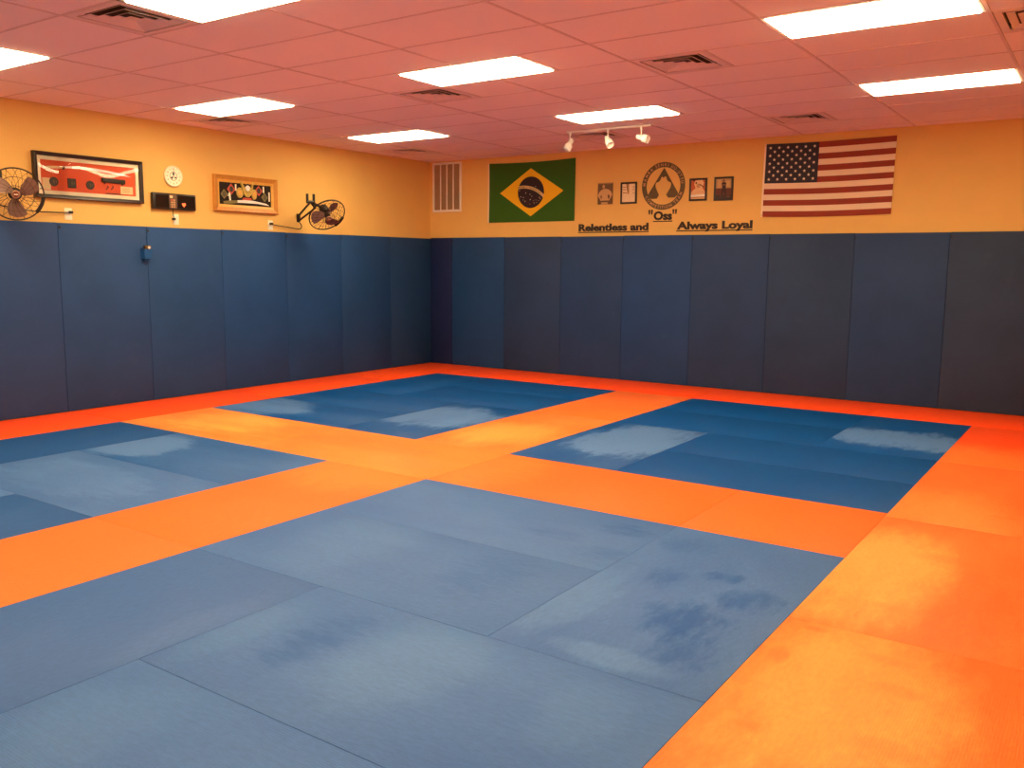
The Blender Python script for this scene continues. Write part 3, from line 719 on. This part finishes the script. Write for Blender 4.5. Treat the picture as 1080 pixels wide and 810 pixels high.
# ------------------------------------------------------------------ track spotlights
TY=-1.66; tx0,tx1=3.46,4.54
tl=thing('track_light','white ceiling track with three spotlights near the back wall','track light',(4.0,TY,H))
mb=MB(); mb.box((tx0-4,-.017,-.022),(tx1-4,.017,.0),bev=.004); link('track_bar',mb,M['white'],tl)
mb=MB(); mb.box((3.69-4,-.022,-.032),(3.88-4,.022,-.001),bev=.005); link('power_feed',mb,M['white'],tl)
for hx,dirv in ((3.50,(-.10,-.12,-.30)),(4.0,(.22,-.14,-.24)),(4.42,(.36,-.02,-.10))):
    x=hx-4
    sp=link('spotlight',MB().cyl((x,0,-.02),(x,0,-.055),.017,.013,14),M['white'],tl,smooth=40)
    link('stem',MB().cyl((x,0,-.05),(x,0,-.125),.007,n=10),M['white'],sp,smooth=40)
    d=Vector(dirv).normalized(); q=d.to_track_quat('Z','Y').to_matrix().to_4x4(); q.translation=Vector((x,0,-.14))-d*.01
    hd=MB(); hd.lathe([(.0,-.05),(.022,-.048),(.028,-.04),(.029,.004),(.024,.012),(.024,.02),(.040,.028),(.045,.036),(.047,.092),(.044,.096),(.040,.092),(.036,.06),(.0,.05)],24,mat=q)
    link('lamp_head',hd,M['white'],sp,smooth=40)

# ------------------------------------------------------------------ wall fans
def hexm(*a): return a
def wall_fan(label,base,yoke,center,normal,outlet,cordpts,roll):
    """base, yoke, center in world metres; the fan is parented to an Empty on its wall bracket"""
    B=Vector(base); t=thing('wall_fan',label,'fan',B,'black cage fans on the left wall')
    n=Vector(normal).normalized(); C=Vector(center)-B; Y=Vector(yoke)-B
    q=n.to_track_quat('Z','Y').to_matrix().to_4x4()@Matrix.Rotation(roll,4,'Z'); q.translation=C; q=q@Matrix.Scale(.856,4)
    R=.278
    # wall bracket
    mb=MB(); mb.box((0.001,-.028,-.055),(.010,.028,.055),bev=.004); mb.box((.010,-.016,-.045),(.03,.016,.045),bev=.004)
    link('wall_bracket',mb,M['black'],t,smooth=40)
    rear=C-n*.14
    mb=MB(); mb.cyl((.02,0,.035),Y,.014,n=10); mb.cyl((.02,0,-.035),Y+(rear-Y)*.35+Vector((0,0,-.05)),.013,n=10)
    mb.cyl(Y,Y+(rear-Y)*.35+Vector((0,0,-.05)),.014,n=10)
    link('arm',mb,M['black'],t,smooth=40)
    side=n.cross(Vector((0,0,1))).normalized()
    mb=MB(); mb.cyl(Y,rear,.018,n=10); mb.cyl(Y+side*.045,Y+side*.045+Vector((0,0,.10)),.017,n=10); mb.cyl(Y-side*.045,Y-side*.045+Vector((0,0,.10)),.017,n=10)
    mb.cyl(Y-side*.055,Y+side*.055,.02,n=10)
    link('yoke',mb,M['black'],t,smooth=40)
    mb=MB(); mb.lathe([(0,-.20),(.05,-.195),(.068,-.17),(.07,-.08),(.055,-.06),(.02,-.055),(.02,-.01),(0,-.01)],24,mat=q)
    link('motor',mb,M['black'],t,smooth=40)
    # guards
    def prof(r,s):   # dome profile of the cage
        u=r/R; return s*(.07*(1-u**2.6))
    for nm,s in (('front_guard',1),('rear_guard',-1)):
        mb=MB()
        for i in range(24 if s>0 else 16):
            a=2*PI*i/(24 if s>0 else 16); pts=[]
            for k in range(9):
                r=.045+(R-.045)*k/8; aa=a+.5*s*(k/8)
                pts.append((r*math.cos(aa),r*math.sin(aa),prof(r,s)))
            mb.tube(pts,.0022,5,mat=q)
        for rr in (.09,.185): mb.ring(rr,prof(rr,s)-.002*s,.0022,40,5,mat=q)
        link(nm,mb,M['wire'],t,smooth=60)
    mb=MB(); mb.ring(R,0,.0075,56,8,mat=q); mb.ring(R+.004,-.012,.005,56,6,mat=q); link('rim',mb,M['darkmetal'],t,smooth=60)
    # clamp plates at the rim
    mb=MB()
    for i in range(10):
        a0_=-.78+i*.07; a1_=a0_+.07
        vs=[]
        for a_ in (a0_,a1_):
            for rr,zz in ((R-.028,.02),(R+.010,.016),(R+.010,-.014),(R-.028,-.012)): vs.append((rr*math.cos(a_),rr*math.sin(a_),zz))
        mb.add(vs,[(0,1,5,4),(1,2,6,5),(2,3,7,6),(3,0,4,7)]+([(3,2,1,0)] if i==0 else [])+([(4,5,6,7)] if i==9 else []),0,q@Matrix.Rotation(-roll,4,'Z'))
    link('rim_clamp',mb,M['black'],t)
    mb=MB(); mb.lathe([(0,.090),(.026,.089),(.030,.084)],24,1,mat=q); mb.lathe([(.030,.084),(.033,.092),(.040,.090),(.044,.08),(.045,.068),(0,.066)],24,0,mat=q)
    bg=link('hub_badge',mb,[M['badge_ring'],mat('badge_maroon',(.20,.03,.02),.4,linear=True)],t,smooth=40)
    mb=MB(); mb.box((-.02,-.004,.0895),(.02,.004,.0915),mat=q@Matrix.Rotation(-roll,4,'Z')); link('badge_stripe',mb,M['cream'],bg)
    # three broad blades
    mbh=MB(); mbh.lathe([(0,.035),(.04,.032),(.045,.02),(.045,-.03),(0,-.03)],24,mat=q); link('hub',mbh,M['darkmetal'],t,smooth=40)
    for k in range(3):
        mb=MB(); vs=[];fs=[]; nr,na=7,7
        for side_ in (0,1):
            for i in range(nr+1):
                r=.04+.21*i/nr; half=.28+.26*math.sin(PI*min(1,.25+.62*i/nr))
                for j in range(na+1):
                    u=j/na*2-1; aa=u*half+ .25*i/nr
                    rr=r*(1-.06*u*u*(i/nr))
                    z=u*.035*(.6+.4*i/nr)+(.0015 if side_ else -.0015)
                    vs.append((rr*math.cos(aa),rr*math.sin(aa),z))
        nn=(nr+1)*(na+1)
        for i in range(nr):
            for j in range(na):
                p=i*(na+1)+j; f=(p,p+1,p+na+2,p+na+1); fs.append(tuple(nn+x for x in f[::-1])); fs.append(f)
        edge=[i*(na+1) for i in range(nr+1)]+[nr*(na+1)+j for j in range(1,na+1)]+[i*(na+1)+na for i in range(nr-1,-1,-1)]
        for e0,e1 in zip(edge,edge[1:]): fs.append((e0,e1,nn+e1,nn+e0))
        mb.add(vs,fs,0,q@Matrix.Rotation(2*PI*k/3,4,'Z')); link('blade',mb,M['blade'],t,smooth=50)
    mb=MB(); mb.tube([Vector(p)-B for p in cordpts],.006,8); cd=link('power_cord',mb,M['black'],t,smooth=60)
    e=Vector(outlet)-B; mb=MB(); mb.box((e.x,e.y-.018,e.z-.013),(e.x+.035,e.y+.018,e.z+.013),bev=.004); link('plug',mb,M['black'],cd)
    return t
toC=lambda p:(CAM-Vector(p)).normalized()
Rt=Vector((.824,.5665,0)); Up=Vector((-.077,.112,.9907))
def smoothpath(pts,n=6):
    pts=[Vector(p) for p in pts]; out=[]
    P=[pts[0]]+pts+[pts[-1]]
    for i in range(1,len(P)-2):
        for k in range(n):
            s=k/n; a,b_,c,d=P[i-1],P[i],P[i+1],P[i+2]
            out.append(.5*((2*b_)+(c-a)*s+(2*a-5*b_+4*c-d)*s*s+(3*b_-a-3*c+d)*s**3))
    out.append(pts[-1]); return out
c1=(.36,-6.462,2.176)
wall_fan('black round cage fan facing the room, at the left edge of the photo',(WX,-6.62,2.24),(.20,-6.56,2.29),c1,toC(c1)+Rt*.06-Up*.05,
    (WX+.006,-5.735,2.055),smoothpath([(WX+.012,-6.62,2.12),(.10,-6.35,2.06),(.05,-6.15,2.045),(0.0,-5.95,2.045),(WX+.03,-5.752,2.052)]),.35)
c2=(.46,-2.615,2.166)
wall_fan('black cage fan on a forked wall arm, right of the gold frame',(WX,-2.665,2.14),(.36,-2.80,2.325),c2,toC(c2)*.55+(Rt*.42-Up*.72),
    (WX+.006,-3.13,2.045),smoothpath([(WX+.02,-2.665,2.09),(.035,-2.665,2.03),(.02,-2.70,1.995),(0,-2.85,2.01),(WX+.03,-3.12,2.035)]),1.1)

# ------------------------------------------------------------------ wall outlets
def outlet(y,z,label,plugged=True):
    t=thing('wall_outlet',label,'outlet',(WX,y,z),'pale outlet plates along the top of the left wall pads')
    mb=MB(); mb.box((.0005,-.04,-.06),(.006,.04,.06),bev=.0025); link('cover_plate',mb,M['cream'],t,smooth=40)
    for s in (-.025,.025):
        mb=MB(); mb.disc(0,s,.017,.014,.005,.0075,mat=ML); link('socket',mb,M['white'],t)
    return t
outlet(-5.752,2.038,'pale wall outlet with the left fan plugged in, under the black framed display')
outlet(-4.497,2.038,'pale wall outlet below the black interval timer')
outlet(-3.130,2.028,'pale wall outlet below the gold framed display, with the angled fan plugged in')

# ------------------------------------------------------------------ black framed sword display
D=.055
ya,yb_=sy(-6.066,D),sy(-4.878,D); za,zb=sz(2.190,D),sz(2.645,D)
cy,cz=(ya+yb_)/2,(za+zb)/2; a,b2=(yb_-ya)/2,(zb-za)/2
sd=thing('sword_display','black framed red display case of a sword and fittings, high on the left wall','display case',(WX,cy,cz))
mb=MB(); mb.frame(-a,-b2,a,b2,.036,.001,D,mat=ML,h_in=D-.012); link('frame',mb,M['blackwood'],sd)
ia,ib=a-.034,b2-.034
mb=MB(); mb.frame(-ia,-ib,ia,ib,.042,.010,.022,mat=ML); link('mat_board',mb,M['matboard'],sd)
mb=MB(); mb.box((-ia,-ib,.002),(ia,ib,.010),mat=ML); link('backing',mb,M['redsilk'],sd)
ra,rb=ia-.042,ib-.042
def U(u,v): # picture of the red field in its own pixels (crop of the zoom) -> local
    l=128+(u-128)*1.0
    # column position gives the slant of the frame in the photo
    fx=(u-128)/(955-128); top=140+fx*(215-140); bot=437+fx*(487-437)
    return (-ra+fx*2*ra, rb-(v-top)/(bot-top)*2*rb)
def blob(poly,h0,h1,mi=0,mb=None):
    mb=mb or MB(); mb.prism([U(*p) for p in poly],h0,h1,mi,ML); return mb
sw=link('sword_blade',blob([(330,205),(450,203),(560,215),(700,240),(850,275),(918,302),(905,300),(840,290),(700,262),(560,240),(450,228),(330,224)],.012,.016),M['steel'],sd)
link('sword_handle',blob([(150,205),(240,203),(325,205),(325,226),(240,228),(160,226)],.012,.020),M['paper'],sw)
link('hand_guard',blob([(318,212),(327,210),(325,236),(306,238),(306,230)],.012,.024),M['iron'],sw)
def sword_disc(u,v,r,square=False):
    x,y=U(u,v); mb=MB()
    if square: mb.box((x-r,y-r*1.1,.011),(x+r,y+r*1.1,.017),bev=.006,mat=ML)
    else: mb.disc(x,y,r,r,.011,.017,mat=ML)
    o=link('sword_guard',mb,M['iron'],sd)
    mb=MB(); mb.disc(x,y,r*.18,r*.42,.0172,.0185,0,ML); mb.disc(x+r*.55,y,r*.12,r*.3,.0172,.0185,0,ML); link('cut_out',mb,M['olive_dark'],o)
    return o
sword_disc(233,355,.046); sword_disc(383,368,.044,True)['label']='square dark sword guard'; sword_disc(541,383,.045)
x,y=U(750,340); mb=MB(); mb.box((x-.135,y-.024,.011),(x+.135,y+.024,.03),bev=.011,mat=ML@Matrix.Translation((x,y,0))@Matrix.Rotation(-.02,4,'Z')@Matrix.Translation((-x,-y,0)),seg=3)
hd=link('wrapped_hilt',mb,M['iron'],sd,smooth=40)
mb=MB()
for s in (-.10,.10): mb.cyl(ML@Vector((x+s,y-.02,.02)),ML@Vector((x+s,y-.04,.02)),.007,n=8)
link('peg',mb,M['iron'],hd)
for u in (702,748):
    x,y=U(u,408); mb=MB(); mb.tube([ML@Vector((x-.012+.024*math.sin(i*.7)*.5,y+.022-.006*i,.013)) for i in range(8)],.005,6); link('sword_ornament',mb,M['iron'],sd)
link('paper_card',blob([(140,315),(207,320),(207,436),(140,430)],.0105,.012),M['paper'],sd)
pc=link('paper_card',blob([(815,390),(930,398),(930,470),(815,464)],.0105,.012),M['paper'],sd)
mb=MB()
for k in range(3): blob([(830,408+k*16),(900,413+k*16),(900,417+k*16),(830,412+k*16)],.0121,.0124,0,mb)
link('card_writing',mb,M['oak'],pc)
link('knife',blob([(668,462),(690,456),(780,460),(835,470),(780,470),(690,466)],.011,.016),M['iron'],sd)
# bowed acrylic pane: shaped so that it mirrors the ceiling light as the wavy streak does
PW,PH=ia-.001,ib-.001
zs_pts=[(380,218),(440,218),(520,232),(580,255),(640,280),(700,294),(760,292),(830,272),(890,250),(940,238)]
SZ=sorted([U(u,v) for u,v in zs_pts])
ARC=sorted([U(u,v) for u,v in [(60,168),(100,190),(135,218),(170,238),(215,255),(265,266)]])
KN=ARC+SZ
def zs0(x):
    if x<=KN[0][0]: return KN[0][1]+(KN[0][0]-x)*.8
    for (p,q),(r_,s_) in zip(KN,KN[1:]):
        if x<=r_: return q+(s_-q)*(x-p)/(r_-p)
    return KN[-1][1]+(x-KN[-1][0])*.25
def zs(x): return sum(zs0(x+.0035*k) for k in range(-9,10))/19
def gap(x):
    a0,a1=ARC[-1][0],SZ[0][0]; t=(x-a0)/(a1-a0)
    return .16*math.sin(PI*t)**.5 if 0<t<1 else 0
LT=Vector((4.47,-2.37,H))
def need(x):     # slopes (d/dx, d/dz) of the pane that send the camera's ray to the light panel
    p=Vector((WX+D-.02,cy+x,cz+zs(x))); i=(CAM-p).normalized(); o=(LT-p).normalized(); h=(i+o).normalized()
    return -h.y/h.x+gap(x),-h.z/h.x
NXp,NYp=330,150
gx_=[0.0]; 
for i in range(NXp):
    x=-PW+2*PW*(i+.5)/NXp; gx_.append(gx_[-1]+need(x)[0]*2*PW/NXp)
KC=.55
raw=[]
for j in range(NYp+1):
    z=-PH+2*PH*j/NYp
    for i in range(NXp+1):
        x=-PW+2*PW*i/NXp; d=z-zs(x)
        raw.append((x,z,gx_[i]+need(x)[1]*d+.5*KC*d*d))
mn=min(r[2] for r in raw); mxx=max(r[2] for r in raw)
mb=MB(); vs=[ML@Vector((x,z,.030+(h-mn))) for x,z,h in raw]; fs=[]
for j in range(NYp):
    for i in range(NXp):
        p=j*(NXp+1)+i; fs.append((p,p+1,p+NXp+2,p+NXp+1))
mb.add(vs,fs)
m,nt,N,L,b=nodes('clear_acrylic')
out=N['Material Output']; tr=N.new('ShaderNodeBsdfTransparent'); gl=N.new('ShaderNodeBsdfGlossy'); gl.inputs['Roughness'].default_value=.03
fr=N.new('ShaderNodeFresnel'); fr.inputs['IOR'].default_value=1.49; mxs=N.new('ShaderNodeMixShader')
nz=N.new('ShaderNodeTexNoise'); nz.inputs['Scale'].default_value=3; tcg=N.new('ShaderNodeTexCoord'); L.new(tcg.outputs['Object'],nz.inputs['Vector'])
cr=N.new('ShaderNodeMapRange'); cr.inputs['To Min'].default_value=.97; cr.inputs['To Max'].default_value=1; L.new(nz.outputs['Fac'],cr.inputs['Value']); L.new(cr.outputs[0],tr.inputs['Color'])
L.new(fr.outputs[0],mxs.inputs[0]); L.new(tr.outputs[0],mxs.inputs[1]); L.new(gl.outputs[0],mxs.inputs[2]); L.new(mxs.outputs[0],out.inputs['Surface'])
M['acrylic']=m
print('PANE bow',mxx-mn)
link('acrylic_pane',mb,m,sd,smooth=180)

# ------------------------------------------------------------------ gold framed display
D2=.05
ya,yb_=sy(-3.945,D2),sy(-2.990,D2); za,zb=sz(2.169,D2),sz(2.601,D2)
cy2,cz2=(ya+yb_)/2,(za+zb)/2; a,b2=(yb_-ya)/2,(zb-za)/2
gd=thing('gold_display','gold framed black display with golden helmet and small swords, on the left wall','display case',(WX,cy2,cz2))
mb=MB(); mb.frame(-a,-b2,a,b2,.052,.001,D2,mat=ML,h_in=D2-.018); link('frame',mb,M['oak'],gd)
i1,i2=a-.050,b2-.050
mb=MB(); mb.frame(-i1,-i2,i1,i2,.034,.008,.030,mat=ML,h_in=.018); link('inner_frame',mb,M['oakl'],gd)
ra2,rb2=i1-.034,i2-.034
mb=MB(); mb.box((-i1,-i2,.001),(i1,i2,.010),mat=ML); link('backing',mb,M['blackvelvet'],gd)
def V2(u,v):
    fx=(u-185)/(898-185); top=228+fx*(285-228); bot=523+fx*(577-523)
    return (-ra2+fx*2*ra2, rb2-(v-top)/(bot-top)*2*rb2)
def blob2(poly,h0,h1,mb=None,mi=0):
    mb=mb or MB(); mb.prism([V2(*p) for p in poly],h0,h1,mi,ML); return mb
hl=link('helmet',blob2([(505,310),(520,275),(560,258),(600,275),(612,320),(608,370),(600,410),(560,432),(520,415),(508,370)],.011,.026),M['gold'],gd)
link('helmet_horns',blob2([(458,196),(478,200),(495,255),(512,320),(530,390),(560,405),(590,390),(612,320),(622,250),(640,205),(650,210),(640,262),(628,330),(612,400),(575,436),(535,430),(508,395),(490,330),(470,250)],.011,.031),M['gold'],hl)
mb=MB(); fx,fy=V2(557,315); mb.disc(fx,fy,.030,.034,.026,.036,mat=ML); link('face_mask',mb,M['steel'],hl)
link('helmet_brow',blob2([(512,300),(522,272),(560,256),(598,272),(606,305),(585,288),(556,280),(530,288)],.026,.034),M['blackvelvet'],hl)
link('stand',blob2([(490,470),(505,442),(605,450),(622,480)],.011,.02),M['red'],gd)
for u,v,w in ((458,375,46),(655,400,36)):
    mb=MB(); x,y=V2(u,v); mb.disc(x,y,w*.00108,.062,.011,.022,mat=ML); sh=link('shoulder_guard',mb,M['gold'],gd)
    mb=MB(); mb.disc(x,y,w*.0006,.03,.022,.026,mat=ML); link('boss',mb,M['oakl'],sh)
for u,v,s,mm,nm in ((345,328,58,'red','red_crest'),(722,350,54,'red','red_crest'),(250,392,50,'olive','olive_crest'),(805,440,48,'olive','olive_crest')):
    mb=MB(); blob2([(u-s*.98,v-2),(u,v-s*1.3),(u+s*.95,v+6),(u,v+s*1.3)],.011,.016,mb); cr_=link(nm,mb,M[mm],gd)
    x,y=V2(u,v); mb=MB(); mb.disc(x,y,.026,.034,.016,.019,mat=ML); link('crest_centre',mb,M['iron'] if mm=='red' else M['olive_dark'],cr_)
for (u,v0,v1) in ((408,262,348),(792,290,375),(872,368,495)):
    link('plaque_strip',blob2([(u-9,v0),(u+9,v0+2),(u+9,v1+2),(u-9,v1)],.011,.014),M['matboard'],gd)
link('plaque_strip',blob2([(298,420),(318,362),(332,368),(338,480),(318,480),(314,400),(304,424)],.011,.014),M['matboard'],gd)
bl_=link('short_sword',blob2([(420,478),(520,474),(640,486),(740,508),(820,528),(868,556),(800,545),(700,528),(560,518),(420,510)],.011,.020),M['steel'],gd)
link('sword_handle',blob2([(235,488),(330,478),(420,480),(420,516),(330,522),(240,520)],.011,.022),M['olive'],bl_)

# ------------------------------------------------------------------ clock
D3=.035; cyk,czk=sy(-4.494,D3),sz(2.522,D3)
ck=thing('wall_clock','small round white wall clock above the black timer','clock',(WX,cyk,czk))
mb=MB(); mb.lathe([(0,.001),(.108,.001),(.116,.008),(.117,.028),(.110,.035),(.104,.033),(.102,.026)],40,mat=ML); link('case',mb,M['cream'],ck,smooth=40)
mb=MB(); mb.lathe([(.103,.026),(0,.026)],40,mat=ML)
link('dial',mb,M['matboard'],ck)
mb=MB()
for k in range(12):
    an=PI/2-k*PI/6; vs,fs=text_mesh(str(12 if k==0 else k),.02); cxm=(min(v.x for v in vs)+max(v.x for v in vs))/2
    mb.add([(.082*math.cos(an)+(v.x-cxm)*.026,.082*math.sin(an)+(v.y-CAPH/2)*.026,.0265) for v in vs],fs,0,ML)
link('numerals',mb,mat('numeral_brown',(.25,.15,.07),.6,linear=True),ck)
mb=MB(); mb.ring(.046,.0268,.0022,32,6,mat=ML); link('inner_ring',mb,M['iron'],ck)
mb=MB()
mb.disc(0,.026,.012,.018,.0266,.0272,mat=ML); mb.disc(-.024,-.016,.013,.010,.0266,.0272,mat=ML); mb.disc(.024,-.014,.012,.010,.0266,.0272,mat=ML)
link('dial_mark',mb,M['iron'],ck)
for an,l,w in ((1.5,.085,.003),(-2.2,.05,.004)):
    c,s=math.cos(an),math.sin(an); mb=MB(); mb.prism([(-s*w,c*w),(s*w,-c*w),(c*l+s*w*.4,s*l-c*w*.4),(c*l-s*w*.4,s*l+c*w*.4)],.028,.0295,mat=ML); link('hand',mb,M['black'],ck)

# ------------------------------------------------------------------ interval timer
D4=.05
ya,yb_=sy(-4.775,D4),sy(-4.213,D4); za,zb=sz(2.147,D4),sz(2.329,D4); cyt,czt=(ya+yb_)/2,(za+zb)/2; a,b2=(yb_-ya)/2,(zb-za)/2
tm=thing('interval_timer','long black electronic round timer with keypad and red light, under the clock','timer',(WX,cyt,czt))
mb=MB(); mb.box((-a,-b2,.001),(a,b2,D4),bev=.012,mat=ML); link('housing',mb,M['black'],tm,smooth=40)
sw_m=mat('smoked_window',(.012,.007,.006),.15,linear=True)
link('display_window',MB().box((-a+.035,-b2+.02,D4-.002),(-.082,b2-.02,D4+.002),bev=.0015,mat=ML),sw_m,tm)
mb=MB(); mb.box((.035,-b2+.02,D4-.002),(a-.02,b2-.02,D4+.002),bev=.0015,mat=ML)
link('display_window',mb,sw_m,tm)
mb=MB(); mb.box((-.072,-b2+.014,D4-.002),(.022,b2-.008,D4+.002),bev=.001,mat=ML); kp=link('keypad',mb,mat('keypad_grey',(.16,.09,.05),.5,linear=True),tm)
mb=MB(); mb.box((-.066,b2-.052,D4+.002),(-.03,b2-.026,D4+.004),mat=ML); link('readout',mb,M['paper'],kp)
km=[mat('key_tan',(.62,.36,.17),.5,linear=True),mat('key_red',(.6,.12,.05),.5,linear=True)]
for r in range(4):
    for c in range(2):
        mb=MB(); x=-.042+c*.03; y=b2-.075-r*.025; mb.box((x-.011,y-.009,D4+.002),(x+.011,y+.009,D4+.005),bev=.001,mat=ML); link('key',mb,km[1 if r==0 and c==0 else 0],kp)
hp=[]
for i in range(40):
    q=2*PI*i/40; hp.append((.112+.0017*16*math.sin(q)**3*.9,-.03+.0017*(13*math.cos(q)-5*math.cos(2*q)-2*math.cos(3*q)-math.cos(4*q))))
mb=MB(); mb.prism(hp,D4+.002,D4+.004,mat=ML); link('red_lamp',mb,mat('red_lamp',(.9,.1,.03),.4,emit=(1,.16,.04),estr=1.6,linear=True),tm)
mb=MB(); mb.tube([Vector((.012,0.0-.005,-b2+.004)),Vector((.012,-.005,-b2-.04)),Vector((.014,.0,-b2-.09))],.004,6)
cdd=link('power_cord',mb,M['black'],tm)
e=Vector((.008,.0-.005,-b2-.10)); mb=MB(); mb.box((.008,-.02,-b2-.115),(.034,.014,-b2-.09),bev=.004); link('plug',mb,M['black'],cdd)

# ------------------------------------------------------------------ little blue clip on the wall pads
D5=.06
yk,zk=sy(-4.868,.08),1.64
kb=thing('wall_latch','small bright blue boxy latch with brass cap, hung on the left wall pads','latch',(.0002,yk,zk))
mb=MB(); mb.add([(.0,-.056,-.055),(.0,.048,-.055),(.055,.045,-.05),(.055,-.042,-.05),(.0,-.058,.055),(.0,.052,.055),(.06,.052,.055),(.06,-.046,.055)],[(0,3,2,1),(4,5,6,7),(0,1,5,4),(1,2,6,5),(2,3,7,6),(3,0,4,7)])
mb.box((.0,-.03,-.075),(.03,.025,-.054),bev=.004)
link('body',mb,mat('latch_blue',(.012,.09,.30),.45,linear=True),kb)
mb=MB(); mb.box((.006,-.026,.055),(.05,.046,.095),bev=.008); cp=link('cap',mb,mat('dark_brass',(.16,.09,.03),.35,.6,linear=True),kb,smooth=40)
mb=MB(); mb.cyl((.048,.014,.072),(.060,.014,.072),.014,n=14); link('button',mb,M['steel'],cp,smooth=40)

# ------------------------------------------------------------------ world and camera
w=bpy.data.worlds.new('world'); scene.world=w; w.use_nodes=True
w.node_tree.nodes['Background'].inputs[0].default_value=(1,.7,.45,1); w.node_tree.nodes['Background'].inputs[1].default_value=.05
cam=bpy.data.cameras.new('camera'); co=bpy.data.objects.new('camera',cam); COL.objects.link(co); scene.camera=co
cam.sensor_fit='HORIZONTAL'; cam.sensor_width=36; cam.lens=927.74/1080*36; cam.clip_start=.05
yaw,pi_,ro=.6022835,-.1363942,.0082111
F=Vector((-math.sin(yaw)*math.cos(pi_),math.cos(yaw)*math.cos(pi_),math.sin(pi_))); Rv=Vector((math.cos(yaw),math.sin(yaw),0)); Uv=Rv.cross(F)
R2=math.cos(ro)*Rv+math.sin(ro)*Uv; U2=-math.sin(ro)*Rv+math.cos(ro)*Uv
mw=Matrix((( R2.x,U2.x,-F.x,CAM.x),(R2.y,U2.y,-F.y,CAM.y),(R2.z,U2.z,-F.z,CAM.z),(0,0,0,1)))
co.matrix_world=mw
scene.view_settings.view_transform='Standard'; scene.view_settings.look='None'; scene.view_settings.exposure=0; scene.view_settings.gamma=1
scene.cycles.max_bounces=10; scene.cycles.diffuse_bounces=6
